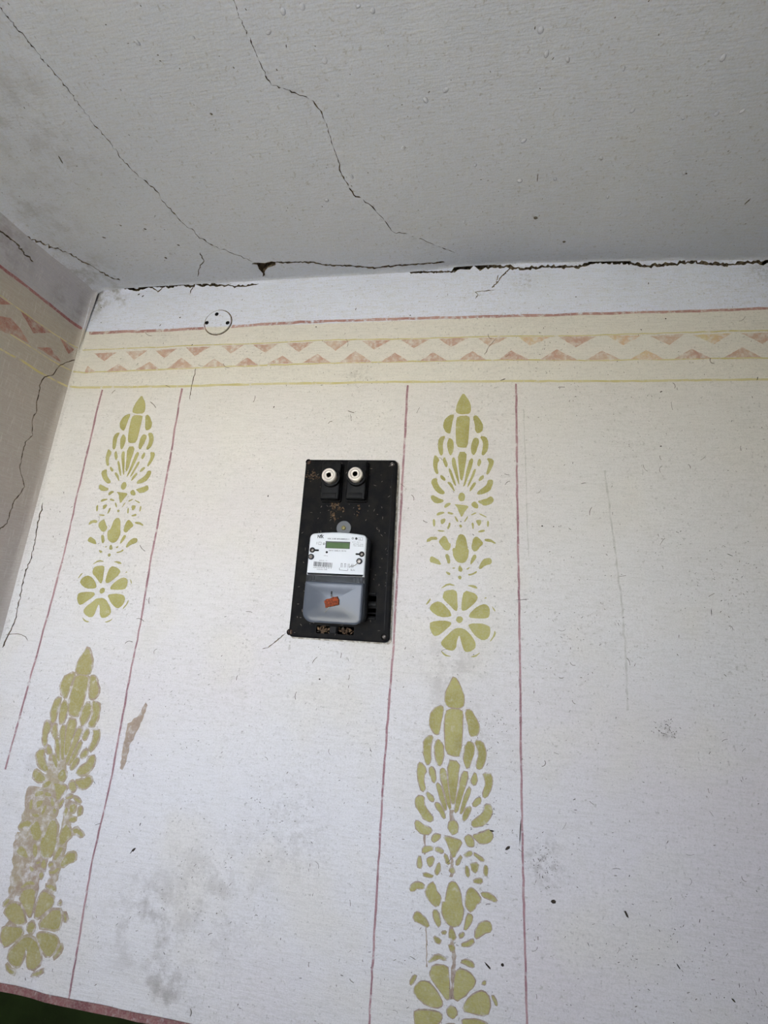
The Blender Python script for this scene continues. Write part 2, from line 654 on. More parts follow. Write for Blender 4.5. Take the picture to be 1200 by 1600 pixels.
BACK.crack(from_crop([(300, 829), (350, 829), (400, 831), (425, 836), (500, 829), (560, 828), (600, 829), (650, 818), (700, 816), (760, 816), (820, 827), (860, 824), (960, 815), (1020, 820), (1070, 822), (1110, 818), (1200, 814), (1300, 818), (1420, 812), (1560, 815), (1750, 806), (2000, 802), (2300, 790)], 2, 600, 2.6), 3.6, .024, 3, .8)
for (ax, ay, w) in ((750, 415, 4), (880, 415.5, 5), (800, 417, 5), (1135, 412, 4), (1190, 409.5, 9)):
    BACK.cavity([(ax - w, ay + .8), (ax - w * .3, ay + 4.2), (ax + .3 * w, ay + 5.4), (ax + w, ay + 1.2), (ax, ay + .4)], .010)
BACK.crack(from_crop([(930, 235), (880, 290), (830, 340), (780, 390), (735, 460), (670, 520)], 8.571, 690, 390), 1.8, .004, 2, .4)
BACK.crack(from_crop([(720, 543), (600, 558), (450, 575), (490, 610), (450, 665)], 8.571, 690, 390), 1.0, .003, 3, .2)
BACK.crack(from_crop([(760, 340), (745, 400), (725, 455)], 8.571, 690, 390), .9, .003, 2, .2)
BACK.crack(from_crop([(485, 404), (520, 428), (550, 443), (600, 446), (650, 454), (690, 442), (740, 441), (800, 440), (820, 433), (910, 437), (930, 431), (1060, 434), (1110, 436), (1200, 428), (1215, 424)], 3, 0, 302), 2.5, .012, 3, .9)
BACK.crack(from_crop([(690, 440), (715, 450), (740, 468), (750, 460), (775, 440)], 3, 0, 300), 1.3, .004, 3, .4)
BACK.crack(from_crop([(912, 437), (895, 460), (893, 478)], 3, 0, 300), 1.1, .003, 2, .3)
CEIL.crack(from_crop([(935, 295), (953, 340), (935, 360), (922, 418)], 3, 0, 300), 1.0, .003, 3, .5)
CEIL.crack(from_crop([(118, 182), (160, 205), (200, 230), (260, 265), (320, 296), (375, 330), (400, 345), (460, 382), (500, 406), (530, 424), (560, 432)], 3, 0, 300), 1.3, .004, 3, .8, .8)
CEIL.crack(from_crop([(-20, 60), (0, 75), (40, 120), (75, 155), (100, 178), (120, 185)], 3, 0, 300), 2.4, .008, 3, 1.)
LEFT.crack(from_crop([(-20, 165), (5, 187), (40, 212), (75, 240), (100, 268), (130, 302), (158, 328)], 3, 0, 300), 2.0, .006, 3, 1.)
LEFT.crack(from_crop([(290, 345), (265, 370), (215, 390), (190, 425), (160, 432), (150, 445), (135, 510), (130, 560), (115, 590), (117, 640), (90, 665), (70, 755), (88, 825), (48, 880), (25, 955), (-10, 985)], 2.287, 0, 400), 1.2, .005, 4, .5)
BACK.crack(from_crop([(150, 880), (130, 960), (124, 1000), (114, 1050), (84, 1140), (64, 1230), (48, 1300), (8, 1400)], 2.287, 2.5, 400), 1.1, .005, 4, .5)
BACK.crack(from_crop([(20, 1352), (55, 1350), (85, 1360), (94, 1378)], 2.287, 2.5, 400), .9, .003, 3, .4)
# plaster lifted beside the lower corner of the meter board
BACK.crack([(447, 989), (436, 998), (428, 1005), (419, 1012), (410, 1014)], 1.1, .003, 3, .3)
BACK.crack([(306, 575), (302, 590), (299, 604), (296, 625)], .8, .002, 3, .3)
BACK.crack([(775, 529), (762, 545), (757, 556)], .8, .002, 3, .3)

# ------------------------------------------------------------------ room shell
r_c = R_COR * CUT
xs = [r_c] + [R_COR * k for k in (.4, .55, .75, 1.)] + list(np.arange(.035, 1.75, .022)) + list(np.arange(1.78, ROOM_X1, .12))
outer = []
top = [(r_c, cback(0) - R_TOP * CUT)] + [(x, cback(x) - R_TOP * CUT) for x in xs[1:]] + [(ROOM_X1, cback(ROOM_X1) - R_TOP * CUT)]
outer = [(r_c, 0.0), (ROOM_X1, 0.0)] + top[::-1]
gp = []
for x in xs[1:]:
    for k in (.42, .6, .8, 1.0):
        gp.append((x, cback(x) - R_TOP * k))
    for z in list(np.arange(.1, .9, .12)) + list(np.arange(.92, cback(x) - .02, .022)):
        gp.append((x, z))
wall_back = BACK.panel('wall_back', outer, gp, [MT['back'], MT['dirt']])
tag(wall_back, 'whitewashed back wall with stencilled border and columns above a dark green dado', 'wall', kind='structure')

SL = list(np.arange(.03, 1.5, .025)) + list(np.arange(1.6, -ROOM_Y1, .15))
outer = [(r_c, 0.0), (-ROOM_Y1, 0.0)] + [(s, cleft(s) - R_TL * CUT) for s in ([r_c] + [R_COR * k for k in (.4, .55, .75, 1.)] + SL + [-ROOM_Y1])][::-1]
gp = []
for s in [R_COR * k for k in (.4, .55, .75, 1.)] + SL:
    for k in (.36, .45, .6, .8, 1.0):
        gp.append((s, cleft(s) - R_TL * k))
    for z in list(np.arange(.1, .9, .15)) + list(np.arange(.95, cleft(s) - .05, .025)):
        gp.append((s, z))
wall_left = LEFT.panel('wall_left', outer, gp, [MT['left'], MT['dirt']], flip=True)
tag(wall_left, 'shaded whitewashed side wall meeting the back wall in a cracked corner', 'wall', kind='structure')

ct = R_TOP * CUT


def lx(y):      # x of the left wall plane at depth y
    return math.tan(LA) * y


cl_ = R_TL * CUT
outer = [(lx(-ct) + cl_, -ct), (lx(ROOM_Y1) + cl_, ROOM_Y1), (ROOM_X1, ROOM_Y1), (ROOM_X1, -ct)]
outer = [outer[0]] + [(lx(y) + cl_, y) for y in np.arange(-.03, ROOM_Y1 + .1, -.05)] + outer[1:]
outer += [(x, -ct) for x in np.arange(ROOM_X1 - .05, .02, -.03)]
gp = []
for y in [-R_TOP * k for k in (.42, .6, .8, 1.)] + list(np.arange(-.03, -1.0, -.02)) + list(np.arange(-1.1, ROOM_Y1, -.15)):
    for dx in [R_TL * k for k in (.36, .45, .6, .8, 1.)] + list(np.arange(.06, 1.75, .022)) + list(np.arange(1.8, ROOM_X1 - .1, .12)):
        gp.append((lx(y) + dx, y))
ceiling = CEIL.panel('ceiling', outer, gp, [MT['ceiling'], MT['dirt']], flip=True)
tag(ceiling, 'grey-white cracked plaster ceiling', 'ceiling', kind='structure')

# solid masonry behind the plaster skins, so the room is closed
boxes_obj('masonry_core', [(-.3, ROOM_X1 + .3, .03, .25, -.1, 2.8)], MT['dirt'], wall_back)
v, f = box_data(-.03, .05, .03, .25, 0, 2.8)
Vl = [LDIR * s + LNRM * n + Vector((0, 0, z)) for s in (-.1, .25 - ROOM_Y1) for n in (-.25, -.03) for z in (-.1, 2.8)]
mesh_obj('masonry_core', Vl, f, MT['dirt'], wall_left)
boxes_obj('ceiling_boards', [(-.6, ROOM_X1 + .3, ROOM_Y1 - .3, .3, C0 + .04, C0 + .2)], MT['dirt'], ceiling)
MT['room'] = mat_simple('aged_ochre_wash', (0.42, 0.40, 0.31, 1), .95, .1, var=.15, scale=6, col2=(0.38, 0.36, 0.28, 1))
MT['floor'] = mat_simple('painted_floorboards', srgb(132, 104, 80), .5, .3, var=.2, scale=8, col2=srgb(112, 86, 64))
tag(boxes_obj('floor', [(-.6, ROOM_X1 + .3, ROOM_Y1 - .3, .3, -.1, 0)], MT['floor']), 'brown painted board floor', 'floor', kind='structure')
tag(boxes_obj('wall_right', [(ROOM_X1, ROOM_X1 + .25, ROOM_Y1 - .3, .3, 0, 2.7)], MT['room']), 'plain whitewashed right wall', 'wall', kind='structure')
w1 = WINDOWS[0]
tag(boxes_obj('wall_rear', [(-.3, w1[0], ROOM_Y1 - .25, ROOM_Y1, 0, 2.7), (w1[1], ROOM_X1, ROOM_Y1 - .25, ROOM_Y1, 0, 2.7), (w1[0], w1[1], ROOM_Y1 - .25, ROOM_Y1, 0, w1[2]), (w1[0], w1[1], ROOM_Y1 - .25, ROOM_Y1, w1[3], 2.7)], MT['room']),
    'whitewashed rear wall with an open window', 'wall', kind='structure')
MT['dado_far'] = mat_simple('green_oil_paint', (0.10, 0.16, 0.05, 1), .4, .3)
MT['frame'] = mat_simple('white_window_paint', (0.7, 0.7, 0.68, 1), .5, .4)
for i, (a, b, c, d) in enumerate(WINDOWS):
    y0, y1 = ROOM_Y1 - .20, ROOM_Y1 + .015
    o = boxes_obj('window_%d' % (i + 1), [(a - .04, a + .03, y0, y1, c, d), (b - .03, b + .04, y0, y1, c, d), (a - .04, b + .04, y0, y1, d - .03, d + .04), (a - .06, b + .06, y0, y1 + .05, c - .04, c + .02)], MT['frame'])
    tag(o, 'white wooden frame of the open window behind the viewer', 'window', kind='structure')
for o, bx in ((bpy.data.objects['wall_right'], (ROOM_X1 - .002, ROOM_X1 + .01, ROOM_Y1, .0, 0, .93)), (bpy.data.objects['wall_rear'], (-.06, ROOM_X1, ROOM_Y1 - .01, ROOM_Y1 + .002, 0, .93))):
    boxes_obj('green_dado', [bx], MT['dado_far'], o)
tag(boxes_obj('added_sky_blocker', [(-.8, ROOM_X1 + .4, ROOM_Y1 - .85, ROOM_Y1 - .25, 2.25, 2.33)], MT['dirt']), 'wooden roof eaves above the open window', 'light blocker', kind='structure')  # unseen overhang added to block sky and dim the lower back wall
MT['grass'] = mat_simple('dusty_yard', (0.26, 0.255, 0.235, 1), .95, .1, var=.2, scale=2, col2=(0.23, 0.23, 0.205, 1))
tag(boxes_obj('ground_outside', [(-30, 30, -40, ROOM_Y1 - .25, -.6, -.45)], MT['grass']), 'dusty grey yard outside the window', 'ground', kind='structure')

# ------------------------------------------------------------------ painted lines and border
def strip_px(surf, pts, w, step=14, amp=.25, var=.22):
    """outline polygon of a hand-drawn line in pixels -> wall coordinates"""
    q = jitter_line(pts, step, amp)
    up, dn = [], []
    n = len(q)
    for i, p in enumerate(q):
        a, b = q[max(0, i - 1)], q[min(n - 1, i + 1)]
        dx, dy = b[0] - a[0], b[1] - a[1]
        L = math.hypot(dx, dy) + 1e-9
        ww = w(i / (n - 1)) if callable(w) else w
        w1, w2 = (ww / 2 * (1 + random.uniform(-var, var)) for _ in (0, 1))
        up.append((p[0] + dy / L * w1, p[1] - dx / L * w1)); dn.append((p[0] - dy / L * w2, p[1] + dx / L * w2))
    return [surf.px(*p) for p in up + dn[::-1]]


def ext(pts, dx):      # carry a line on past the frame's right edge
    a, b = pts[-2], pts[-1]
    k = (b[1] - a[1]) / (b[0] - a[0])
    return pts + [(b[0] + dx, b[1] + k * dx)]


border = link(bpy.data.objects.new('painted_border', None), wall_back)
border.location = (0, 0, 0)
BACK.paint('pink_stripe', strip_px(BACK, ext(PINK_PX, 900), lambda t: 4.4 - 1.2 * t), MT['pink'], border)
BACK.paint('olive_line', strip_px(BACK, ext(UPL_PX, 900), lambda t: 1.5 + 1.4 * t, amp=.35), MT['yellow'], border)
BACK.paint('olive_line', strip_px(BACK, ext(LOL_PX, 900), 2.3, amp=.3), MT['yellow'], border)
BACK.paint('yellow_stripe', strip_px(BACK, ext(YEL_PX, 900), 3.4), MT['yellow'], border)

TRI_T = from_crop([(440, 757), (548, 752), (490, 793), (590, 748), (690, 742), (628, 787), (728, 742), (830, 732), (770, 777), (872, 728), (990, 725), (912, 769), (1038, 722), (1145, 718), (1082, 758)], 3, 0, 300) + \
    from_crop([(122, 425), (230, 420), (175, 458), (262, 418), (375, 412), (312, 455), (410, 410), (525, 407), (465, 450), (575, 408), (695, 405), (625, 444), (738, 404), (858, 401), (792, 438), (895, 401), (1020, 397), (945, 434), (1060, 399), (1180, 395), (1105, 433)], 2.667, 350, 380) + \
    from_crop([(160, 446), (295, 444), (205, 482), (330, 443), (485, 441), (400, 487), (530, 439), (670, 438), (597, 479), (705, 440), (850, 432), (790, 478), (885, 436), (1045, 431), (975, 476), (1085, 432), (1240, 427), (1175, 475), (1290, 426), (1440, 422), (1370, 472)], 2.667, 750, 360)
TRI_B = from_crop([(395, 848), (450, 843), (412, 815), (497, 842), (600, 836), (555, 805), (632, 833), (745, 828), (700, 795), (780, 828), (912, 823), (850, 776), (945, 822), (1060, 818), (1005, 782), (1100, 817), (1215, 813), (1160, 778)], 3, 0, 300) + \
    from_crop([(182, 505), (290, 501), (245, 470), (325, 501), (447, 498), (390, 462), (480, 498), (617, 497), (547, 450), (650, 497), (770, 493), (712, 457), (815, 493), (930, 491), (872, 457), (975, 489), (1095, 489), (1035, 452)], 2.667, 350, 380) + \
    from_crop([(75, 541), (207, 541), (130, 502), (248, 541), (410, 541), (320, 496), (437, 541), (585, 538), (510, 502), (625, 538), (773, 538), (692, 498), (810, 535), (962, 535), (880, 494), (1015, 532), (1170, 530), (1090, 488), (1220, 530), (1370, 527), (1290, 487)], 2.667, 750, 360)


def rough_poly(px, step=5, amp=.35):
    q = jitter_line(px + [px[0]], step, amp)
    return q[:-1]


for lst, nm in ((TRI_T, 'border_triangle'), (TRI_B, 'border_triangle')):
    for i in range(0, len(lst), 3):
        t = rough_poly(lst[i:i + 3])
        m = 'tri'
        if lst[i][0] > 700 and lst is TRI_T and (i // 3) % 2 == 0 or lst[i][0] > 800 and lst is TRI_B and (i // 3) % 3 == 0:
            m = 'tri_y'
        BACK.paint(nm, [on_wall(*p) for p in t], MT[m], border, .0005)

# the same border carries on past the frame, at the same pitch
pt_ = [on_wall(*p) for p in TRI_T[-6:]]
pb_ = [on_wall(*p) for p in TRI_B[-6:]]
for base in (pt_, pb_):
    pit = base[3][0] - base[0][0]
    for k in range(1, 20):
        tri = [(u + pit * k, v) for u, v in base[3:]]
        if max(p[0] for p in tri) > ROOM_X1 - .02: break
        BACK.paint('border_triangle', tri, MT['tri'], border, .0005)

# vertical column lines
VL = [[(160, 609), (131, 731), (100, 862), (82, 932), (64, 1000), (37, 1100), (9, 1202)],
      [(284.5, 607), (257.5, 760), (236, 870), (215, 1000), (206, 1041), (176, 1210), (146, 1337), (108, 1562)],
      [(637, 602), (631.7, 700), (622.5, 860), (615, 1010), (600, 1200), (590, 1370), (577, 1600), (572, 1700)],
      [(806, 600), (808, 760), (810, 900), (813, 1100), (816, 1300), (819, 1450), (823, 1600), (826, 1700)]]
for pts, w in zip(VL, (2.6, 2.7, 3.2, 3.4)):
    BACK.paint('column_line', strip_px(BACK, pts, w, 12, .25, .25), MT['pink_thin'], wall_back)

# dado: dark green oil paint with a pink edge
DZ = [on_wall(*p) for p in ((0, 1541), (56, 1552), (109, 1563.5), (150, 1575), (225, 1595))]
da, db_ = np.polyfit([p[0] for p in DZ], [p[1] for p in DZ], 1)
dl = [(x, da * x * .3 + db_ + da * .7 * .12 + random.uniform(-.001, .001)) for x in np.arange(.012, ROOM_X1, .03)]
BACK.paint('green_dado', [(.012, .0), (ROOM_X1 - .01, .0)] + [(x, z - .006) for x, z in dl][::-1], MT['dado'], wall_back, .0007, .06)
BACK.paint('pink_dado_edge', [(x, z - .009 + random.uniform(-.001, .001)) for x, z in dl] + [(x, z + .003 + random.uniform(-.001, .001)) for x, z in dl][::-1], MT['pink_edge'], wall_back, .0010, .03)

# left wall border
lborder = link(bpy.data.objects.new('painted_border', None), wall_left)


def ext_left(pts, dx=120):
    a, b = pts[0], pts[1]
    k = (b[1] - a[1]) / (b[0] - a[0])
    return [(a[0] - dx, a[1] - k * dx)] + pts


LEFT.paint('pink_stripe', strip_px(LEFT, ext_left([(0, 416), (40, 446), (75, 474), (110, 502), (135, 520)]), 4.2), MT['pink_dark'], lborder)
LEFT.paint('olive_line', strip_px(LEFT, ext_left([(0, 461), (40, 490), (85, 522), (122, 546)]), 1.4), MT['yellow_left'], lborder)
LEFT.paint('olive_line', strip_px(LEFT, ext_left([(0, 512), (40, 537), (80, 563), (113, 582)]), 1.6), MT['yellow_left'], lborder)
LEFT.paint('yellow_stripe', strip_px(LEFT, ext_left([(0, 545), (35, 564), (72, 587), (104, 605)]), 3.2), MT['yellow_left'], lborder)
for t in ([(95, 555), (240, 660), (155, 662)], [(280, 682), (345, 738), (322, 760), (300, 722)], [(-40, 575), (50, 590), (95, 640), (137, 710), (60, 668), (-40, 640)], [(172, 728), (238, 730), (285, 797)], [(-60, 455), (0, 492), (50, 528), (0, 527), (-60, 520)]):
    LEFT.paint('border_triangle', [on_left(*p) for p in rough_poly(from_crop(t, 3, 0, 300))], MT['tri_left'], lborder, .0005)

# beyond the frame's left edge the border and the dado carry on along the side wall
for y0_, w_, m_ in ((-120 * .75 + 416, .0055, 'pink_dark'), (-120 * .725 + 461, .0022, 'yellow_left'), (-120 * .625 + 512, .0024, 'yellow_left'), (-120 * .543 + 545, .0045, 'yellow_left')):
    u_, v_ = on_left(-118, y0_ + 1)
    LEFT.paint('border_line', [(u_, v_ - w_ / 2), (-ROOM_Y1 - .01, v_ - w_ / 2), (-ROOM_Y1 - .01, v_ + w_ / 2), (u_, v_ + w_ / 2)], MT[m_], lborder)
zt_, zb_ = on_left(-118, -118 * .725 + 461)[1] - .004, on_left(-118, -118 * .625 + 512)[1] + .004
u_ = on_left(-60, 0)[0] + .03
while u_ < -ROOM_Y1 - .1:
    LEFT.paint('border_triangle', [(u_, zt_), (u_ + .055, zt_), (u_ + .028, zt_ - .024)], MT['tri_left'], lborder, .0005)
    LEFT.paint('border_triangle', [(u_ + .03, zb_), (u_ + .085, zb_), (u_ + .058, zb_ + .024)], MT['tri_left'], lborder, .0005)
    u_ += .068
ld_ = dl[0][1]
LEFT.paint('green_dado', [(.012, 0), (-ROOM_Y1 - .005, 0), (-ROOM_Y1 - .005, ld_ - .006), (.012, ld_ - .006)], MT['dado'], wall_left, .0007, .06)
LEFT.paint('pink_dado_edge', [(.012, ld_ - .009), (-ROOM_Y1 - .005, ld_ - .009), (-ROOM_Y1 - .005, ld_ + .003), (.012, ld_ + .003)], MT['pink_edge'], wall_left, .0010, .05)

# ------------------------------------------------------------------ stencilled columns
C4 = [  # name, polygon in the enlarged view
    ('leaf', [(515, 100), (560, 160), (590, 220), (598, 280), (588, 325), (520, 335), (445, 325), (430, 285), (445, 220), (480, 150)]),
    ('leaf', [(450, 350), (580, 350), (585, 400), (575, 550), (562, 690), (500, 698), (440, 680), (432, 550), (432, 420)]),
    ('leaf', [(385, 335), (418, 340), (395, 430), (375, 540), (350, 545), (310, 510), (292, 465), (300, 410), (330, 365)]),
    ('leaf', [(615, 350), (660, 345), (695, 390), (735, 465), (715, 525), (670, 540), (645, 520), (635, 440)]),
    ('leaf', [(320, 565), (300, 620), (290, 690), (298, 750), (275, 785), (250, 750), (237, 670), (245, 600), (275, 570)]),
    ('leaf', [(370, 585), (405, 620), (412, 680), (400, 750), (375, 785), (350, 740), (337, 660), (350, 605)]),
    ('leaf', [(640, 580), (685, 600), (685, 650), (660, 720), (630, 785), (595, 740), (600, 670), (615, 610)]),
    ('leaf', [(690, 568), (755, 570), (790, 640), (780, 720), (740, 780), (705, 770), (725, 700), (730, 640)]),
    ('leaf', [(205, 765), (260, 820), (232, 870), (235, 930), (250, 965), (225, 985), (195, 930), (185, 860), (190, 800)]),
    ('dab', [(310, 790), (335, 840), (345, 885), (325, 915), (300, 860), (288, 815)]),
    ('frond', [(395, 800), (425, 800), (440, 890), (475, 1080), (462, 1100), (420, 960), (385, 850)]),
    ('frond', [(450, 740), (553, 738), (540, 850), (510, 1040), (485, 1055), (470, 950)]),
    ('frond', [(585, 805), (630, 815), (600, 920), (540, 1090), (510, 1125), (520, 1070), (555, 920)]),
    ('frond', [(365, 910), (390, 950), (440, 1100), (420, 1105), (375, 1000), (352, 930)]),
    ('frond', [(635, 915), (655, 940), (620, 1020), (570, 1120), (555, 1120), (590, 1020)]),
    ('dab', [(695, 805), (712, 850), (685, 905), (662, 880), (668, 840)]),
    ('leaf', [(765, 805), (845, 815), (835, 900), (785, 990), (757, 975), (785, 900), (790, 850)]),
    ('dab', [(275, 985), (325, 1030), (315, 1055), (280, 1040), (260, 1000)]),
    ('dab', [(350, 1060), (385, 1075), (425, 1160), (410, 1168), (370, 1110), (340, 1075)]),
    ('dab', [(735, 985), (742, 1020), (700, 1055), (672, 1050), (690, 1015)]),
    ('dab', [(650, 1065), (650, 1090), (600, 1165), (578, 1170), (590, 1120), (620, 1075)]),
    ('leaf', [(180, 1030), (235, 1020), (230, 1070), (265, 1125), (325, 1185), (280, 1205), (220, 1170), (180, 1110), (160, 1065)]),
    ('leaf', [(780, 1040), (835, 1040), (835, 1100), (800, 1165), (730, 1200), (660, 1205), (670, 1165), (730, 1130), (770, 1090)]),
    ('leaf', [(175, 1205), (215, 1225), (255, 1245), (305, 1260), (290, 1290), (215, 1298), (175, 1270), (158, 1235)]),
    ('leaf', [(820, 1215), (850, 1270), (810, 1310), (740, 1325), (700, 1300), (665, 1275), (720, 1260), (780, 1240)]),
    ('spot', [(455, 1228), (467, 1192), (495, 1178), (525, 1195), (536, 1228), (525, 1265), (495, 1280), (465, 1262)]),
    ('wedge', [(410, 1305), (480, 1310), (580, 1325), (540, 1370), (495, 1460), (470, 1400), (445, 1335)]),
    ('dab', [(320, 1305), (350, 1290), (385, 1300), (350, 1335), (315, 1350), (305, 1330)]),
    ('dab', [(600, 1295), (640, 1270), (680, 1325), (670, 1355), (630, 1350), (605, 1325)]),
]
C5 = [
    ('dab', [(205, 85), (225, 65), (285, 62), (285, 80), (210, 105)]), ('dab', [(315, 60), (375, 75), (370, 92), (315, 85)]),
    ('dab', [(390, 100), (425, 155), (410, 168), (385, 120)]), ('dab', [(170, 135), (190, 140), (195, 205), (175, 212), (165, 175)]),
    ('dab', [(245, 140), (300, 128), (285, 175), (255, 190), (245, 165)]), ('dab', [(345, 165), (345, 200), (325, 240), (310, 235), (325, 180)]),
    ('dab', [(215, 245), (290, 250), (280, 265), (220, 258)]), ('dab', [(510, 105), (522, 115), (490, 165), (478, 160)]),
    ('dab', [(425, 200), (445, 185), (465, 205), (447, 228)]),
    ('dab', [(545, 90), (600, 65), (605, 80), (555, 100)]), ('dab', [(630, 75), (705, 110), (698, 122), (630, 88)]),
    ('dab', [(598, 145), (655, 140), (650, 190), (625, 205), (605, 175)]), ('dab', [(555, 170), (575, 170), (580, 240), (560, 225)]),
    ('dab', [(708, 150), (730, 155), (728, 215), (708, 215)]), ('dab', [(620, 255), (685, 238), (685, 265), (625, 270)]),
    ('bud', [(430, 285), (480, 290), (505, 340), (515, 420), (530, 460), (515, 540), (480, 575), (430, 575), (385, 540), (365, 480), (365, 430), (395, 420), (405, 340)]),
    ('bud_leaf', [(295, 300), (325, 370), (350, 385), (340, 440), (300, 455), (245, 400), (225, 355), (265, 310)]),
    ('bud_leaf', [(605, 305), (650, 345), (675, 380), (630, 425), (600, 465), (560, 445), (555, 390), (575, 325)]),
    ('curl', [(105, 365), (115, 330), (160, 308), (215, 315), (210, 345), (165, 340), (125, 365)]),
    ('curl', [(680, 335), (735, 332), (800, 370), (790, 385), (745, 365), (690, 355)]),
    ('dab', [(290, 485), (325, 485), (350, 570), (325, 588), (300, 540)]), ('dab', [(565, 490), (605, 490), (600, 530), (555, 590), (540, 585)]),
    ('curl', [(150, 505), (190, 520), (235, 550), (255, 600), (195, 580), (130, 560)]),
    ('curl', [(715, 520), (755, 530), (760, 580), (690, 600), (640, 640), (625, 625), (640, 580), (670, 540)]),
    ('dab', [(425, 610), (440, 595), (468, 640), (455, 665), (425, 655), (420, 635)]), ('dab', [(415, 715), (438, 698), (462, 720), (438, 745)]),
    ('dab', [(290, 655), (345, 675), (340, 695), (315, 695)]), ('dab', [(520, 685), (560, 680), (605, 650), (610, 670), (565, 695), (525, 700)]),
    ('dab', [(500, 630), (535, 612), (535, 630), (510, 645)]), ('dab', [(360, 625), (395, 615), (385, 632), (370, 632)]),
    ('dab', [(250, 825), (315, 775), (385, 790), (385, 802), (320, 797), (255, 830)]), ('dab', [(505, 800), (560, 792), (610, 810), (615, 832), (560, 818)]),
    ('dab', [(675, 932), (705, 912), (702, 932)]), ('dab', [(755, 1000), (790, 1040), (792, 1068), (768, 1030)]),
    ('dab', [(788, 1240), (798, 1290), (745, 1362), (736, 1350), (775, 1290)]), ('dab', [(98, 988), (135, 928), (152, 935), (110, 992)]),
    ('dab', [(240, 1438), (290, 1485), (350, 1503), (340, 1514), (280, 1502)]), ('dab', [(530, 1512), (600, 1492), (640, 1462), (632, 1482), (590, 1518)]),
    ('petal', [(285, 850), (400, 840), (412, 900), (415, 1050), (390, 1055), (330, 990), (265, 930), (268, 890)]),
    ('petal', [(480, 850), (570, 865), (620, 910), (610, 950), (560, 1000), (490, 1055), (450, 1045), (455, 950)]),
    ('petal', [(690, 980), (735, 1020), (735, 1090), (715, 1130), (600, 1130), (520, 1120), (550, 1060), (620, 1000)]),
    ('petal', [(540, 1180), (640, 1175), (730, 1200), (748, 1250), (725, 1320), (670, 1355), (600, 1310), (550, 1250), (515, 1195)]),
    ('petal', [(390, 1225), (470, 1225), (530, 1270), (590, 1350), (600, 1410), (560, 1455), (500, 1465), (470, 1440), (445, 1330), (430, 1295), (415, 1330), (395, 1440), (350, 1455), (290, 1430), (245, 1380), (270, 1330), (340, 1270)]),
    ('petal', [(140, 1160), (270, 1148), (350, 1160), (350, 1195), (300, 1240), (200, 1315), (155, 1280), (135, 1210)]),
    ('petal', [(200, 955), (270, 975), (330, 1040), (355, 1090), (345, 1112), (240, 1120), (135, 1050), (140, 1000)]),
    ('spot', [(400, 1140), (412, 1112), (438, 1102), (465, 1118), (470, 1142), (458, 1168), (432, 1176), (408, 1162)]),
]
PIECES = [(n, [on_wall(x / 6.953 + 650, y / 6.953 + 600) for x, y in p]) for n, p in C4] + [(n, [on_wall(x / 6.4 + 650, y / 6.4 + 790) for x, y in p]) for n, p in C5]
TOP0 = on_wall(723.8, 614.5)
BOT0 = on_wall(718, 967)       # centre of the flower


def smooth_poly(p, it=1):
    for _ in range(it):
        q = []
        for a, b in zip(p, p[1:] + p[:1]):
            q.append((a[0] * .75 + b[0] * .25, a[1] * .75 + b[1] * .25)); q.append((a[0] * .25 + b[0] * .75, a[1] * .25 + b[1] * .75))
        p = q
    return p


def dilate(p, d, jit=0):
    p = ccw(p)
    n = len(p); out = []
    for i in range(n):
        a, b, c = p[i - 1], p[i], p[(i + 1) % n]
        e1 = (b[0] - a[0], b[1] - a[1]); e2 = (c[0] - b[0], c[1] - b[1])
        l1 = math.hypot(*e1) + 1e-9; l2 = math.hypot(*e2) + 1e-9
        nx, ny = e1[1] / l1 + e2[1] / l2, -e1[0] / l1 - e2[0] / l2
        L = math.hypot(nx, ny) + 1e-9
        k = d + random.uniform(-jit, jit)
        out.append((b[0] + nx / L * k, b[1] + ny / L * k))
    return out


def motif(top_px, bot_px, mat, grow, halo, halo_mat, jit, wide=1.0, drips=()):
    t, b = on_wall(*top_px), on_wall(*bot_px)
    root = link(bpy.data.objects.new('stencilled_motif', None), wall_back)
    sv = (t[1] - b[1]) / (TOP0[1] - BOT0[1])

    def mp(p):
        k = (TOP0[1] - p[1]) / (TOP0[1] - BOT0[1])
        ax0 = TOP0[0] + (BOT0[0] - TOP0[0]) * k
        ax1 = t[0] + (b[0] - t[0]) * k
        return (ax1 + (p[0] - ax0) * wide, t[1] - (TOP0[1] - p[1]) * sv)
    dabs, halos = [], []
    for n, p in PIECES:
        q = dilate(smooth_poly([mp(a) for a in p]), grow, jit)
        if n == 'dab':
            dabs.append(q)
        else:
            BACK.paint(n, q, mat, root, .0007)
        if halo:
            halos.append(dilate(q, halo, halo * .45))
    BACK.paints('small_dabs', dabs, mat, root, .0007)
    if halos:
        o = BACK.paints('paint_bleed', halos, halo_mat, root, .00035)
    for d in drips:
        BACK.paint('paint_drip', strip_px(BACK, d[0], d[1], 6, .5, .5 if d[1] < 10 else .12), halo_mat, root, .0003 + .0002 * random.random())
    return root


motif((723.8, 614.5), (718, 967), MT['green'], 0.0, 0, None, .0005)
motif((709.5, 1057), (706, 1578), MT['green_pale'], .0007, .0016, MT['bleed'], .0006, 1.03,
      [([(706, 1265), (706, 1300)], 8), ([(706, 1325), (705, 1370)], 5), ([(704, 1440), (706, 1470), (710, 1500), (706, 1560)], 6), ([(663, 1298), (664, 1335)], 3), ([(666, 1440), (667, 1510)], 2)])
motif((221.5, 617.5), (159.5, 922), MT['green'], 0.0, 0, None, .0005)
motif((138, 1012), (50, 1447), MT['green_dull'], .0009, .0034, MT['bleed_dark'], .0008, 1.0,
      [([(66, 1230), (48, 1320), (36, 1400)], 44), ([(92, 1180), (75, 1270), (58, 1360)], 30), ([(110, 1250), (96, 1330), (76, 1400)], 14), ([(30, 1300), (20, 1400), (16, 1450)], 9)])
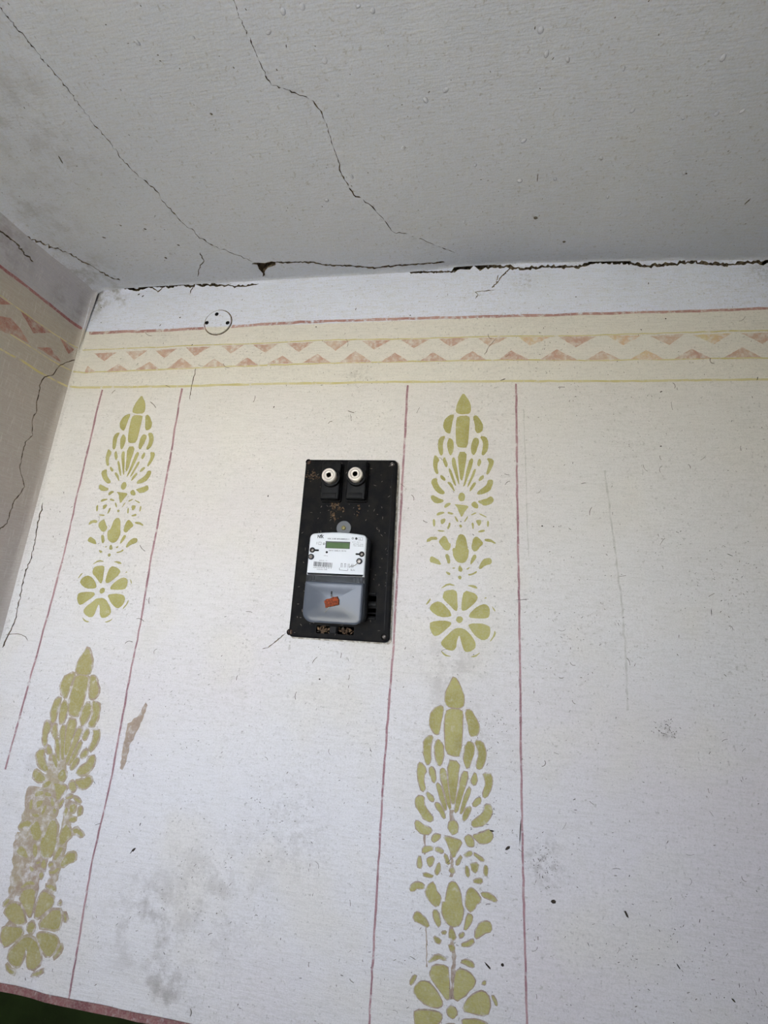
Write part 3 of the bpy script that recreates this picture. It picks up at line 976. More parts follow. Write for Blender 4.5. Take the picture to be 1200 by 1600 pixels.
# smear of brown paint beside the column line
BACK.paint('paint_smear', [on_wall(*p) for p in rough_poly([(228, 1097), (231, 1102), (219, 1135), (205, 1160), (199, 1185), (192, 1203), (188, 1200), (194, 1160), (200, 1130), (215, 1120)], 5, .8)], MT['bleed'], wall_back, .0004)

# ------------------------------------------------------------------ flecks of dirt on wall and ceiling
def flecks(surf, name, items, mat, parent):
    V, Fs = [], []
    for (px, py, l, w, a) in items:
        u, v = surf.px(px, py)
        n = 6
        o = len(V)
        for k in range(n):
            t = 2 * math.pi * k / n
            x, y = l / 2 * math.cos(t) * random.uniform(.7, 1.15), w / 2 * math.sin(t) * random.uniform(.7, 1.15)
            V.append(surf.p3(u + x * math.cos(a) - y * math.sin(a), v + x * math.sin(a) + y * math.cos(a), .0002))
        V.append(surf.p3(u, v, .0003 + min(.0012, w * .4)))
        for k in range(n):
            Fs.append((o + k, o + (k + 1) % n, o + n))
    o = mesh_obj(name, V, Fs, mat, parent)
    o['kind'] = 'stuff'
    return o


def inside_board(x, y):
    return 445 < x < 625 and 710 < y < 1010


it1, it2 = [], []
clusters = [(850, 1350, 30, 50), (560, 600, 45, 40), (860, 540, 50, 45), (1120, 900, 60, 60), (760, 1280, 40, 40), (330, 1380, 80, 70), (700, 1550, 90, 40), (900, 960, 90, 50), (770, 1150, 40, 50), (1050, 1500, 90, 60), (420, 1290, 50, 40), (280, 1120, 60, 30), (500, 1005, 10, 8), (1190, 1580, 25, 15), (1040, 1140, 15, 40), (940, 650, 120, 60)]
for cx, cy, r, n in clusters:
    for _ in range(n):
        x, y = random.gauss(cx, r * .6), random.gauss(cy, r * .6)
        if inside_board(x, y): continue
        (it1 if random.random() < .3 else it2).append((x, y, random.choice([.0016, .0022, .003, .0045]), random.uniform(.0008, .0014), random.uniform(0, 3.14)))
for _ in range(900):
    x, y = random.uniform(20, 1230), random.uniform(440, 1640)
    if inside_board(x, y) or y < 1000 and x < 150 - (y - 450) * .26: continue
    (it1 if random.random() < .22 else it2).append((x, y, random.choice([.0014, .0018, .0026, .0040, .0065]), random.uniform(.0007, .0013), random.gauss(1.3, .8)))
flecks(BACK, 'dirt_specks', it1, MT['fleck'], wall_back)
flecks(BACK, 'dirt_specks', it2, MT['fleck_soft'], wall_back)
BACK.paint('run_mark', strip_px(BACK, [(945, 735), (952, 790), (961, 860), (972, 950), (978, 1040), (981, 1110)], 3.2, 10, .4, .5), MT['streak'], wall_back, .0003)
BACK.paint('run_mark', strip_px(BACK, [(818, 640), (821, 720), (823, 800), (826, 870)], 1.6, 10, .3, .5), MT['streak'], wall_back, .0003)
fib = []
for _ in range(90):
    x, y = random.uniform(140, 1195), random.uniform(470, 1595)
    if inside_board(x, y): continue
    a, k, n = random.uniform(0, 6.28), random.uniform(-.5, .5), random.randrange(3, 6)
    pts = [(x, y)]
    for i in range(n):
        pts.append((pts[-1][0] + 2.6 * math.cos(a), pts[-1][1] + 2.6 * math.sin(a))); a += k
    fib.append(strip_px(BACK, pts, random.uniform(.45, .9), 9, 0, .3))
BACK.paints('dust_fibres', fib, MT['fleck_soft'], wall_back, .0009)['kind'] = 'stuff'
# larger single flecks: px, py, length m, width m, angle
BIG = [(864.5, 1408, .010, .0070, .2), (978, 1427, .013, .0042, -1.05), (793, 1325, .011, .0050, .65), (209, 1328, .010, .0045, .8), (720, 815, .003, .002, 0), (206, 1330, .012, .0022, 1.0), (219, 1288, .007, .002, 1.4),
       (500, 1061, .004, .003, 0), (428, 636, .005, .003, 1.2), (419, 775, .006, .0028, 1.5), (847, 822, .004, .003, 0), (1033, 697, .004, .003, 0), (865, 823, .003, .002, 0), (494, 511, .004, .0035, 0), (912, 755, .012, .0014, .2),
       (1142, 867, .014, .0014, -.4), (1112, 957, .014, .0013, 1.5), (815, 937, .028, .0012, .15), (785, 594, .018, .0022, .4), (1183, 592, .014, .002, 1.2), (1146, 1563, .007, .003, -.7), (1060, 1510, .010, .002, -1.0), (1040, 498, .004, .003, 1), (813, 1298, .045, .0022, 1.5),
       (768, 1298, .012, .003, 0), (762, 1508, .014, .003, -.7), (785, 1506, .006, .005, .5), (1033, 612, .006, .003, .6), (1013, 443, .008, .002, 1.4), (900, 464, .004, .003, 0), (556, 483, .008, .0016, 1.4), (641, 493, .004, .003, 0), (338, 1428, .003, .002, 0), (158, 481, .004, .003, 0), (158, 504, .004, .0025, 0), (281, 496, .006, .003, .5), (250, 508, .008, .002, 1.0), (223, 463, .010, .003, .8), (217, 460, .008, .004, .6), (300, 539, .006, .0025, 1.3)]
for b in BIG:
    o = flecks(BACK, 'dirt_fleck', [b], MT['fleck'], wall_back)
    del o['kind']
it3 = []
for _ in range(130):
    it3.append((random.uniform(0, 1200), random.choice([random.uniform(0, 420), random.uniform(250, 420)]), random.uniform(.0012, .004), random.uniform(.0008, .0016), random.uniform(0, 3.14)))
for x, y, l, w in ((837, 345, .010, .007), (882, 386, .008, .006), (258, 407, .008, .005), (162, 373, .009, .004), (278, 386, .007, .004), (840, 280, .022, .0015), (1168, 318, .016, .003), (330, 178, .005, .004), (1072, 274, .006, .003), (30, 357, .022, .010), (35, 362, .016, .008), (95, 250, .02, .003), (226, 360, .007, .004), (188, 354, .006, .003)):
    it3.append((x, y, l, w, random.uniform(1.2, 1.9) if l > .015 else .4))
flecks(CEIL, 'dirt_specks', it3, MT['fleck_soft'], ceiling)
# blisters in the ceiling whitewash
bl = from_crop([(490, 97), (777, 350), (643, 378), (437, 443), (700, 623), (750, 218), (508, 172), (193, 283), (1120, 352), (1187, 455), (855, 712), (425, 570), (130, 315), (1060, 185), (575, 190), (885, 510), (935, 375), (285, 520), (60, 465), (680, 500), (535, 565), (250, 703), (735, 680), (1040, 360), (940, 545)], 2, 600, 0) + from_crop([(945, 20), (1015, 190), (1055, 298), (1165, 35), (885, 35), (1120, 20), (605, 115), (430, 130), (840, 100), (1100, 555), (1020, 630)], 2, 0, 0)
V, Fs = [], []
for px, py in bl:
    u, v_ = on_ceil(px, py)
    r = random.uniform(.0025, .0055); hh = r * random.uniform(.2, .4); an = random.uniform(0, 3); el = random.uniform(.5, 1)
    o = len(V)
    for ring, (rr, zz) in enumerate(((1.0, -.02), (.75, .55), (.4, .9))):
        for k in range(8):
            t = 2 * math.pi * k / 8
            x, y = rr * r * math.cos(t), rr * r * el * math.sin(t)
            V.append(p_ceil(u + x * math.cos(an) - y * math.sin(an), v_ + x * math.sin(an) + y * math.cos(an), zz * hh))
    V.append(p_ceil(u, v_, hh))
    for ring in (0, 1):
        for k in range(8):
            Fs.append((o + ring * 8 + (k + 1) % 8, o + ring * 8 + k, o + ring * 8 + 8 + k, o + ring * 8 + 8 + (k + 1) % 8))
    for k in range(8):
        Fs.append((o + 16 + (k + 1) % 8, o + 16 + k, o + 24))
mesh_obj('paint_blisters', V, Fs, MT['ceiling'], ceiling, None, True)['kind'] = 'stuff'

# ------------------------------------------------------------------ meter board frame of reference
D_BOARD = 0.020
tl, tr, bl_, br = (on_wall(*p, D_BOARD) for p in ((477.5, 715.5), (619.5, 720), (450, 996), (609, 1004)))
BC = ((tl[0] + tr[0] + bl_[0] + br[0]) / 4, (tl[1] + tr[1] + bl_[1] + br[1]) / 4)
BW = ((tr[0] - tl[0]) + (br[0] - bl_[0])) / 2
BH = ((tl[1] - bl_[1]) + (tr[1] - br[1])) / 2
ROT = math.atan2((tl[1] - tr[1]) + (bl_[1] - br[1]), (tr[0] - tl[0]) + (br[0] - bl_[0]))   # clockwise lean
ROT = (ROT + math.atan2((tl[0] + tr[0]) - (bl_[0] + br[0]), (tl[1] + tr[1]) - (bl_[1] + br[1]))) / 2
YW = -h_back(BC[0], BC[1]) + .001
BM = Matrix.Translation((BC[0], YW, BC[1])) @ Matrix.Rotation(ROT, 4, 'Y')
print('board', BW, BH, math.degrees(ROT))


def L(px, py, depth):
    x, z = on_wall(px, py, depth - YW)
    dx, dz = x - BC[0], z - BC[1]
    c, s = math.cos(ROT), math.sin(ROT)
    return (dx * c - dz * s, dx * s + dz * c)


class Thing:
    """an Empty at (u, depth, v) of the board's frame; parts are built in board coordinates"""
    def __init__(self, name, base, label, cat, group=None):
        self.o = bpy.data.objects.new(name, None)
        COL.objects.link(self.o)
        self.base = Vector((base[0], -base[2], base[1]))
        self.o.matrix_world = BM @ Matrix.Translation(self.base)
        self.o.empty_display_size = .02
        tag(self.o, label, cat, group)

    def part(self, name, V, Fs, mat, parent=None, smooth=False, label=None, midx=None):
        vv = [Vector(v) - self.base for v in V]
        o = mesh_obj(name, vv, Fs, mat, parent or self.o, midx, smooth)
        bm = bmesh.new(); bm.from_mesh(o.data)
        bmesh.ops.recalc_face_normals(bm, faces=bm.faces)
        bm.to_mesh(o.data); bm.free()
        if smooth:
            o.data.set_sharp_from_angle(angle=math.radians(50))
        if label: o['label'] = label
        return o


def prism(poly, d0, d1, bev=0.0, nb=3, hole=None):
    """polygon (u,v) pushed out from depth d0 to d1 (towards the room), front edge rounded by bev"""
    poly = ccw(list(poly))
    rings = [(poly, d0), (poly, d1 - bev)]
    for k in range(1, nb + 1) if bev else ():
        a = math.pi / 2 * k / nb
        rings.append((dilate(poly, -bev * (1 - math.cos(a))), d1 - bev + bev * math.sin(a)))
    if not bev:
        rings = [(poly, d0), (poly, d1)]
    n = len(poly)
    V = [(p[0], -d, p[1]) for r, d in rings for p in r]
    Fs = []
    for r in range(len(rings) - 1):
        for k in range(n):
            Fs.append((r * n + k, r * n + (k + 1) % n, (r + 1) * n + (k + 1) % n, (r + 1) * n + k))
    Fs.append(tuple(range(n))[::-1]); Fs.append(tuple(range((len(rings) - 1) * n, len(rings) * n)))
    return V, Fs


def rrect(u0, u1, v0, v1, r, n=5):
    r = r if isinstance(r, (list, tuple)) else [r] * 4     # bl, br, tr, tl
    P = []
    for (cx, cy, a0, rr) in ((u0, v0, 180, r[0]), (u1, v0, 270, r[1]), (u1, v1, 0, r[2]), (u0, v1, 90, r[3])):
        sx = rr if cx == u0 else -rr
        sy = rr if cy == v0 else -rr
        for k in range(n + 1):
            a = math.radians(a0 + 90 * k / n)
            P.append((cx + sx + rr * math.cos(a), cy + sy + rr * math.sin(a)))
    return P


def disc(c, r, n=24, a0=0):
    return [(c[0] + r * math.cos(2 * math.pi * k / n + a0), c[1] + r * math.sin(2 * math.pi * k / n + a0)) for k in range(n)]


def lathe(c, prof, n=32):
    """profile of (radius, depth) about an axis pointing out of the wall"""
    V = []; Fs = []
    for r, d in prof:
        V += [(c[0] + r * math.cos(2 * math.pi * k / n), -d, c[1] + r * math.sin(2 * math.pi * k / n)) for k in range(n)]
    for i in range(len(prof) - 1):
        for k in range(n):
            Fs.append((i * n + k, i * n + (k + 1) % n, (i + 1) * n + (k + 1) % n, (i + 1) * n + k))
    Fs.append(tuple(range(n))[::-1]); Fs.append(tuple(range((len(prof) - 1) * n, len(prof) * n)))
    return V, Fs


def join(*parts):
    V, Fs = [], []
    for v, f in parts:
        o = len(V); V += list(v); Fs += [tuple(i + o for i in q) for q in f]
    return V, Fs


def tube(pts, r, n=6):
    """round wire through 3D points in board coordinates (u, -depth, v)"""
    V, Fs = [], []
    pts = [Vector(p) for p in pts]
    for i, p in enumerate(pts):
        t = (pts[min(i + 1, len(pts) - 1)] - pts[max(0, i - 1)]).normalized()
        a = t.cross(Vector((0, 1, .3))).normalized(); b = t.cross(a)
        V += [p + a * r * math.cos(2 * math.pi * k / n) + b * r * math.sin(2 * math.pi * k / n) for k in range(n)]
    for i in range(len(pts) - 1):
        for k in range(n):
            Fs.append((i * n + k, i * n + (k + 1) % n, (i + 1) * n + (k + 1) % n, (i + 1) * n + k))
    return V, Fs


MT['bakelite'] = mat_simple('dusty_black_bakelite', (0.008, 0.008, 0.009, 1), .55, .04, var=.12, scale=40, col2=(0.014, 0.013, 0.012, 1), bump=.12)
MT['bakelite2'] = mat_simple('glossy_black_bakelite', (0.008, 0.008, 0.009, 1), .45, .07, var=.12, scale=60, col2=(0.014, 0.014, 0.014, 1), bump=.05)
MT['void'] = mat_simple('black_recess', (0.004, 0.004, 0.004, 1), .8, .1)
MT['porcelain'] = mat_simple('white_porcelain', srgb(226, 218, 208), .35, .5, var=.2, scale=60, col2=srgb(206, 196, 186))
MT['contact'] = mat_simple('grey_contact', srgb(128, 118, 110), .6, .3)
MT['groove'] = mat_simple('grey_groove', srgb(168, 160, 152), .6, .3)
MT['screw'] = mat_simple('rusty_screw', srgb(112, 92, 78), .55, .4, metal=.5, var=.1, scale=200, col2=srgb(74, 50, 40), bump=.3)
MT['steel'] = mat_simple('worn_steel', srgb(150, 144, 138), .4, .5, metal=.8, var=.15, scale=200, col2=srgb(84, 76, 70))
MT['brass'] = mat_simple('brass_screw', srgb(128, 120, 78), .5, .3, metal=.3)
MT['slot'] = mat_simple('screw_slot', (0.02, 0.02, 0.02, 1), .7, .2)
MT['case'] = mat_simple('dark_grey_plastic', srgb(58, 61, 66), .42, .15, var=.2, scale=30, col2=srgb(52, 55, 60))
MT['cover'] = mat_simple('blue_grey_plastic', srgb(84, 89, 98), .2, .2, var=.2, scale=20, col2=srgb(85, 90, 100))
MT['tab'] = mat_simple('light_grey_plastic', srgb(112, 114, 117), .6, .15)
MT['label'] = mat_simple('white_label', srgb(214, 217, 222), .4, .12)
MT['print'] = mat_simple('black_print', (0.02, 0.02, 0.022, 1), .6, .3)
MT['lcd'] = mat_simple('green_display', srgb(74, 100, 54), .3, .08, var=.2, scale=50, col2=srgb(66, 90, 48))
MT['lcd_frame'] = mat_simple('display_recess', srgb(24, 28, 24), .4, .4)
MT['pcb'] = mat_simple('green_terminal_strip', srgb(58, 104, 84), .5, .2, var=.1, scale=120, col2=srgb(40, 74, 60))
MT['rust'] = mat_simple('rust_red_seal', srgb(160, 78, 44), .8, .2, var=.12, scale=240, col2=srgb(104, 52, 36), bump=.8)
MT['wire'] = mat_simple('dull_wire', srgb(120, 118, 112), .5, .4, metal=.6)
MT['mud'] = mat_simple('dry_mud', srgb(126, 104, 82), .95, .1, var=.12, scale=220, col2=srgb(66, 52, 42), bump=.6)
MT['white_edge'] = mat_simple('whitewashed_wood', srgb(206, 202, 192), .9, .2, var=.12, scale=120, col2=srgb(150, 140, 128), bump=.3)
MT['dust'] = mat_simple('grey_dust', srgb(120, 112, 104), .95, .1)
nt = NT('clear_plastic')
nt.bsdf.inputs['Transmission Weight'].default_value = 1.0
nt.bsdf.inputs['IOR'].default_value = 1.08
MT['clear'] = nt.done((0.92, 0.95, 0.95, 1), .03, None, .3)

# ---- the board
board = Thing('meter_board', (0, 0, 0), 'black bakelite mounting board screwed to the wall, carrying the meter and two fuses', 'panel')
hu, hv = BW / 2, BH / 2
T = D_BOARD
V, Fs = prism(rrect(-hu - .001, hu + .003, -hv - .004, hv + .001, .008), -.004, .006)
board.part('backing_plate', V, Fs, MT['white_edge'])


def ring_panel(outer, holes, d_front, d_hole, d_back, bev):
    """front plate with rounded edge and recessed openings (holes go down to d_hole)"""
    outer = ccw(outer)
    inn = dilate(outer, -bev)
    verts = [Vector(p) for p in inn]; faces = [list(range(len(inn)))]
    for h in holes:
        o = len(verts); h = ccw(h)
        verts += [Vector(p) for p in h]; faces.append(list(range(o, o + len(h))))
    ov, _, of, _, _, ofc = delaunay_2d_cdt(verts, [], faces, 0, 1e-7, True)
    V = [(p.x, -d_front, p.y) for p in ov]; Fs = []
    for f, s in zip(of, ofc):
        if 0 in s and len(s) == 1: Fs.append(tuple(f))
    n = len(outer)
    rings = [dilate(outer, -bev * (1 - math.cos(a))) for a in (math.pi / 2, math.pi / 4, 0)]
    ds = [d_front, d_front - bev * (1 - math.sin(math.pi / 4)), d_front - bev]
    rings.append(outer); ds.append(d_back)
    o = len(V)
    for r, d in zip(rings, ds): V += [(p[0], -d, p[1]) for p in r]
    for i in range(3):
        for k in range(n):
            Fs.append((o + i * n + k, o + i * n + (k + 1) % n, o + (i + 1) * n + (k + 1) % n, o + (i + 1) * n + k))
    for h in holes:
        h = ccw(h); o = len(V); m = len(h)
        V += [(p[0], -d_front, p[1]) for p in h] + [(p[0], -d_hole, p[1]) for p in h]
        for k in range(m): Fs.append((o + k, o + (k + 1) % m, o + m + (k + 1) % m, o + m + k))
        Fs.append(tuple(range(o + m, o + 2 * m)))
    return V, Fs


def pxrect(x0, x1, y0, y1, d, r=.001):
    a, b = L(x0, (y0 + y1) / 2, d), L(x1, (y0 + y1) / 2, d)
    c, e = L((x0 + x1) / 2, y1, d), L((x0 + x1) / 2, y0, d)
    return rrect(a[0], b[0], c[1], e[1], r, 3)


scr = [L(482, 721.5, T), L(612.5, 724.5, T), L(452.5, 987.5, T), L(600, 995.5, T)]
holes = [pxrect(572, 588, 931, 940, T), pxrect(571.5, 587.5, 950.5, 957, T), pxrect(571, 587, 959, 963.5, T), pxrect(494, 515, 977.5, 990, T, .003), pxrect(527, 553, 979, 992, T, .003)]
holes += [disc(s, .0062, 16) for s in scr]
V, Fs = ring_panel(rrect(-hu, hu, -hv, hv, .009, 5), holes, T, .006, .002, .003)
board.part('panel_body', V, Fs, MT['bakelite'])
# raised inner lip and louvre ribs
for (x0, x1, y0, y1) in ((572, 588, 925.5, 929), (572, 588, 942, 947), (571, 587, 965, 968)):
    V, Fs = prism(pxrect(x0, x1, y0, y1, T), T - .001, T + .003, .001)
    board.part('louvre_rib', V, Fs, MT['bakelite2'])
V, Fs = prism(pxrect(516, 526, 978, 990, T), T - .002, T + .004, .001)
board.part('bridge', V, Fs, MT['bakelite2'])
lip = [L(x, y, T) for x, y in ((612.5, 742), (607, 850), (604.5, 900), (600, 985))]
V, Fs = [], []
for i in range(3):
    a, b = lip[i], lip[i + 1]
    v, f = prism([(a[0] - .001, a[1]), (b[0] - .001, b[1]), (b[0] + .001, b[1]), (a[0] + .001, a[1])], T - .001, T + .0015)
    V, Fs = join((V, Fs), (v, f))
board.part('edge_rib', V, Fs, MT['bakelite2'])
for i, s in enumerate(scr):
    r = .0052
    V, Fs = lathe(s, [(r, .004), (r, T - .004), (r * .85, T - .002), (r * .4, T - .001), (.0002, T - .0009)], 16)
    o = board.part('screw', V, Fs, MT['steel'] if i in (1, 3) else MT['screw'], smooth=True)
    a = (.9, .6, .2, -.7)[i]
    c, sn = math.cos(a), math.sin(a)
    P = [(s[0] + x * c - y * sn, s[1] + x * sn + y * c) for x, y in ((-r * .8, -.0006), (r * .8, -.0006), (r * .8, .0006), (-r * .8, .0006))]
    V, Fs = prism(P, T - .0015, T - .0006)
    board.part('slot', V, Fs, MT['slot'], o)

# ---- dusty scratches on the board
V, Fs = [], []
for _ in range(150):
    x, y = random.uniform(458, 612), random.uniform(720, 992)
    u, v_ = L(x, y, T)
    if abs(u) > hu - .006 or abs(v_) > hv - .006: continue
    l, w, a = random.uniform(.0008, .004), random.uniform(.0003, .0007), random.uniform(0, 3.14)
    P = [(u + math.cos(a) * p * l - math.sin(a) * q * w, v_ + math.sin(a) * p * l + math.cos(a) * q * w) for p, q in ((-1, -.3), (0, -1), (1, .2), (.2, 1))]
    v, f = prism(P, T - .0002, T + .0003)
    V, Fs = join((V, Fs), (v, f))
board.part('dust_scratches', V, Fs, MT['dust'])['kind'] = 'stuff'

# ---- fuses: a holder block each, and the white porcelain plug screwed into it
for i, (cx, cy, bx0, bx1, by0, by1, side) in enumerate(((513.4, 741.8, 501.5, 531, 721, 780, 'left'), (554.6, 740, 541.5, 572, 720, 780, 'right'))):
    DB = T + .020
    blk = pxrect(bx0, bx1, by0, by1, DB, .003)
    us = [p[0] for p in blk]; vs = [p[1] for p in blk]
    u0, u1, v0, v1 = min(us), max(us), min(vs), max(vs)
    h = Thing('fuse_holder', ((u0 + u1) / 2, (v0 + v1) / 2, T), 'black block-shaped fuse holder, ' + ('nearer the side wall' if i == 0 else 'nearer the stencilled column'), 'fuse holder', 'black fuse holders on the board')
    V, Fs = prism(rrect(u0 - .002, u1 + .002, v0 - .002, v1 + .002, .004), T, T + .007, .002)
    h.part('base', V, Fs, MT['bakelite2'], smooth=True)
    V, Fs = prism(rrect(u0, u1, v0, v1, .0035), T + .005, DB, .003)
    h.part('block', V, Fs, MT['bakelite2'], smooth=True)
    V, Fs = prism(rrect(u0 + .006, u1 - .006, v0 + .002, v0 + .014, .001), DB - .001, DB + .0012, .0008)
    h.part('terminal_lid', V, Fs, MT['bakelite2'], smooth=True)
    DC = T + .043
    c = L(cx, cy, DC)
    V, Fs = lathe(c, [(.0205, DB - .004), (.0205, DB + .006), (.0195, DB + .008), (.0165, DB + .0085), (.0165, DB + .002)], 32)
    h.part('collar', V, Fs, MT['bakelite2'], smooth=True)
    p = Thing('fuse_plug', (c[0], c[1], DB + .003), 'round white porcelain screw-in fuse plug, ' + ('the one nearer the side wall' if i == 0 else 'the one nearer the stencilled column'), 'fuse', 'white fuse plugs on the board')
    R = .0152
    V, Fs = lathe(c, [(R * .93, DB + .002), (R * .95, DB + .007), (R, DB + .011), (R, DC - .004), (R * .95, DC - .0012), (R * .86, DC), (R * .72, DC - .0002), (R * .68, DC - .0012), (R * .62, DC - .0012), (R * .58, DC - .0003), (R * .36, DC - .0006), (R * .31, DC - .0012), (R * .29, DC - .003)], 40)
    cap = p.part('cap', V, Fs, MT['porcelain'], smooth=True)
    V, Fs = lathe(c, [(R * .705, DC - .0008), (R * .70, DC - .0003), (R * .61, DC - .0003), (R * .605, DC - .0008)], 40)
    p.part('groove_ring', V, Fs, MT['groove'], smooth=True)
    V, Fs = lathe(c, [(R * .30, DC - .003), (R * .29, DC - .0014), (R * .14, DC - .0010), (.0002, DC - .0012)], 20)
    p.part('centre_contact', V, Fs, MT['contact'], smooth=True)

# ---- the electricity meter
DF = T + .056            # front face
meter = Thing('electricity_meter', (L(520, 900, T)[0], L(520, 900, T)[1], T), 'grey single-phase electricity meter with white printed face and green display', 'meter')
fl = [L(x, y, DF) for x, y in ((486.5, 834), (571.5, 840), (471, 955), (566.5, 962))]
ru0, ru1 = (fl[0][0] + fl[2][0]) / 2, (fl[1][0] + fl[3][0]) / 2
rv1 = (L(487, 832, DF)[1] + L(571, 838, DF)[1]) / 2
rv0 = (L(500, 974, DF)[1] + L(555, 976, DF)[1]) / 2
vlab = (L(480, 896, DF)[1] + L(566, 903.5, DF)[1]) / 2      # lower edge of the printed face
vcov = (L(476, 905.5, DF)[1] + L(567, 913.5, DF)[1]) / 2    # upper edge of the terminal cover
um = (ru0 + ru1) / 2
W2 = (ru1 - ru0) / 2
print('meter', ru0, ru1, rv0, rv1, vlab, vcov)


def arched(u0, u1, v0, v1, r, arch, n=8):
    P = rrect(u0, u1, v0, v1, [.0005, .0005, r, r], 5)
    out = []
    for p in P:
        t = (p[0] - (u0 + u1) / 2) / ((u1 - u0) / 2)
        out.append((p[0], p[1] + (arch * (1 - t * t) if p[1] > (v0 + v1) / 2 else 0)))
    # extra points along the top so that the arch reads as a curve
    i = max(range(len(out)), key=lambda k: (out[k][1] > (v0 + v1) / 2, -abs(out[k][0] - u1)) if False else 0)
    res = []
    for a, b in zip(out, out[1:] + out[:1]):
        res.append(a)
        if a[1] > (v0 + v1) / 2 and b[1] > (v0 + v1) / 2 and abs(a[0] - b[0]) > (u1 - u0) * .5:
            for k in range(1, n):
                x = a[0] + (b[0] - a[0]) * k / n
                t = (x - (u0 + u1) / 2) / ((u1 - u0) / 2)
                res.append((x, v1 + arch * (1 - t * t)))
    return res


case_out = arched(ru0 - .0015, ru1 + .0015, vcov - .002, rv1, .009, .005)
V, Fs = prism(case_out, T, DF - .006, .002)
body = meter.part('case', V, Fs, MT['case'], smooth=True)
low_out = rrect(ru0 - .0005, ru1 + .002, rv0 + .001, vcov + .001, [.02, .014, .0005, .0005], 6)
V, Fs = prism(low_out, T, DF - .008, .002)
meter.part('terminal_block_case', V, Fs, MT['case'], smooth=True)
face_out = arched(ru0, ru1, vlab, rv1 - .0005, .008, .005)
V, Fs = prism(face_out, DF - .010, DF, .004, 4)
face = meter.part('printed_face', V, Fs, MT['label'], smooth=True, label='white printed face of the meter')
# open strip between the printed face and the cover: green terminal strip with screws behind clear plastic
V, Fs = prism(rrect(ru0 + .001, ru1 - .001, vcov - .003, vlab + .001, .0005), DF - .020, DF - .0062)
strip = meter.part('terminal_strip', V, Fs, MT['pcb'])
for k, uu in enumerate((ru0 + .007, ru0 + .013, ru1 - .019, ru1 - .012, ru1 - .006)):
    V, Fs = prism(rrect(uu - .0028, uu + .0028, vcov - .001, vlab - .001, .0008), DF - .0065, DF - .0045, .0006)
    meter.part('terminal_cap', V, Fs, MT['case'], strip)
V, Fs = prism(rrect(ru0 + .0005, ru1 - .0005, vcov - .001, vlab + .0002, .0005), DF - .0042, DF - .0030)
meter.part('clear_window', V, Fs, MT['clear'], strip)
cov = rrect(ru0 - .001, ru1 - .0005, rv0, vcov, [.020, .013, .003, .003], 7)


def dome_prism(poly, d0, d1, bev, dome, nb=4):
    V, Fs = prism(poly, d0, d1, bev, nb)
    n = len(poly)
    Fs = Fs[:-1]
    last = len(V) - n
    ring = [V[last + k] for k in range(n)]
    cx = sum(p[0] for p in ring) / n; cz = sum(p[2] for p in ring) / n
    prev = last
    for s in (.92, .82, .7, .58, .45, .3, .15):
        o = len(V)
        hx, hz = max(p[0] for p in ring) - cx, max(p[2] for p in ring) - cz
        V += [(cx + (p[0] - cx) * s, -(d1 + dome * max(0, 1 - ((p[0] - cx) * s / hx) ** 2) * max(0, 1 - ((p[2] - cz) * s / hz) ** 2)), cz + (p[2] - cz) * s) for p in ring]
        for k in range(n): Fs.append((prev + k, prev + (k + 1) % n, o + (k + 1) % n, o + k))
        prev = o
    o = len(V); V.append((cx, -(d1 + dome), cz))
    for k in range(n): Fs.append((prev + k, prev + (k + 1) % n, o))
    return V, Fs


V, Fs = dome_prism(cov, DF - .026, DF, .0035, .0035)
cover = meter.part('terminal_cover', V, Fs, MT['cover'], smooth=True, label='blue-grey glossy terminal cover')
DFc = DF + .0026
sl = L(518, 928, DFc)
V, Fs = prism(rrect(sl[0] - .0011, sl[0] + .0011, sl[1] - .005, sl[1] + .005, .001), DF - .002, DF + .0038)
meter.part('screw_slot', V, Fs, MT['slot'], cover)
# hanging lug
tc = L(537, 825, T + .006)
V, Fs = prism([p for p in disc(tc, .0155, 32)], T, T + .006, .001)
lug = meter.part('hanging_lug', V, Fs, MT['tab'], smooth=True)
V, Fs = lathe(tc, [(.0046, T + .005), (.0046, T + .0085), (.0038, T + .0092), (.0018, T + .0092), (.0016, T + .0075)], 20)
sc_ = meter.part('screw', V, Fs, MT['brass'], lug, smooth=True)
# side hooks and sealing screws
for (hx, hy, bx, by) in ((488.2, 859.5, 498.3, 860.2), (565.3, 866, 555.6, 864.9)):
    c, e = L(hx, hy, DF), L(bx, by, DF)
    V, Fs = lathe(c, [(.0052, DF - .004), (.0052, DF + .0018), (.0046, DF + .0024), (.0028, DF + .0024), (.0026, DF + .0010)], 20)
    hk = meter.part('hook_ring', V, Fs, MT['slot'], smooth=True)
    V, Fs = prism(rrect(min(c[0], e[0]), max(c[0], e[0]), c[1] - .0018, c[1] + .0016, .0015), DF - .001, DF + .0014, .0006)
    meter.part('hook_bar', V, Fs, MT['slot'], hk)
    V, Fs = lathe(c, [(.0024, DF), (.0024, DF + .0014), (.0002, DF + .002)], 12)
    meter.part('pin', V, Fs, MT['steel'], hk, smooth=True)
for k, (hx, hy) in enumerate(((486.5, 870), (561.6, 877))):
    c = L(hx, hy, DF)
    V, Fs = lathe(c, [(.0056, DF - .004), (.0056, DF + .003), (.0046, DF + .004), (.0036, DF + .0036)], 20)
    sb = meter.part('sealing_screw', V, Fs, MT['case'], smooth=True)
    V, Fs = lathe(c, [(.0036, DF + .003), (.0034, DF + .0045), (.0002, DF + .005)], 14)
    meter.part('screw_head', V, Fs, MT['steel'] if k else MT['contact'], sb, smooth=True)
w = [(558.5, 880.5), (555, 883.5), (551, 885), (549, 884), (546.5, 886.5)]
V, Fs = tube([(L(x, y, DF)[0], -(DF + .0025 - .0004 * i), L(x, y, DF)[1]) for i, (x, y) in enumerate(w)], .0006)
meter.part('sealing_wire', V, Fs, MT['wire'], smooth=True)
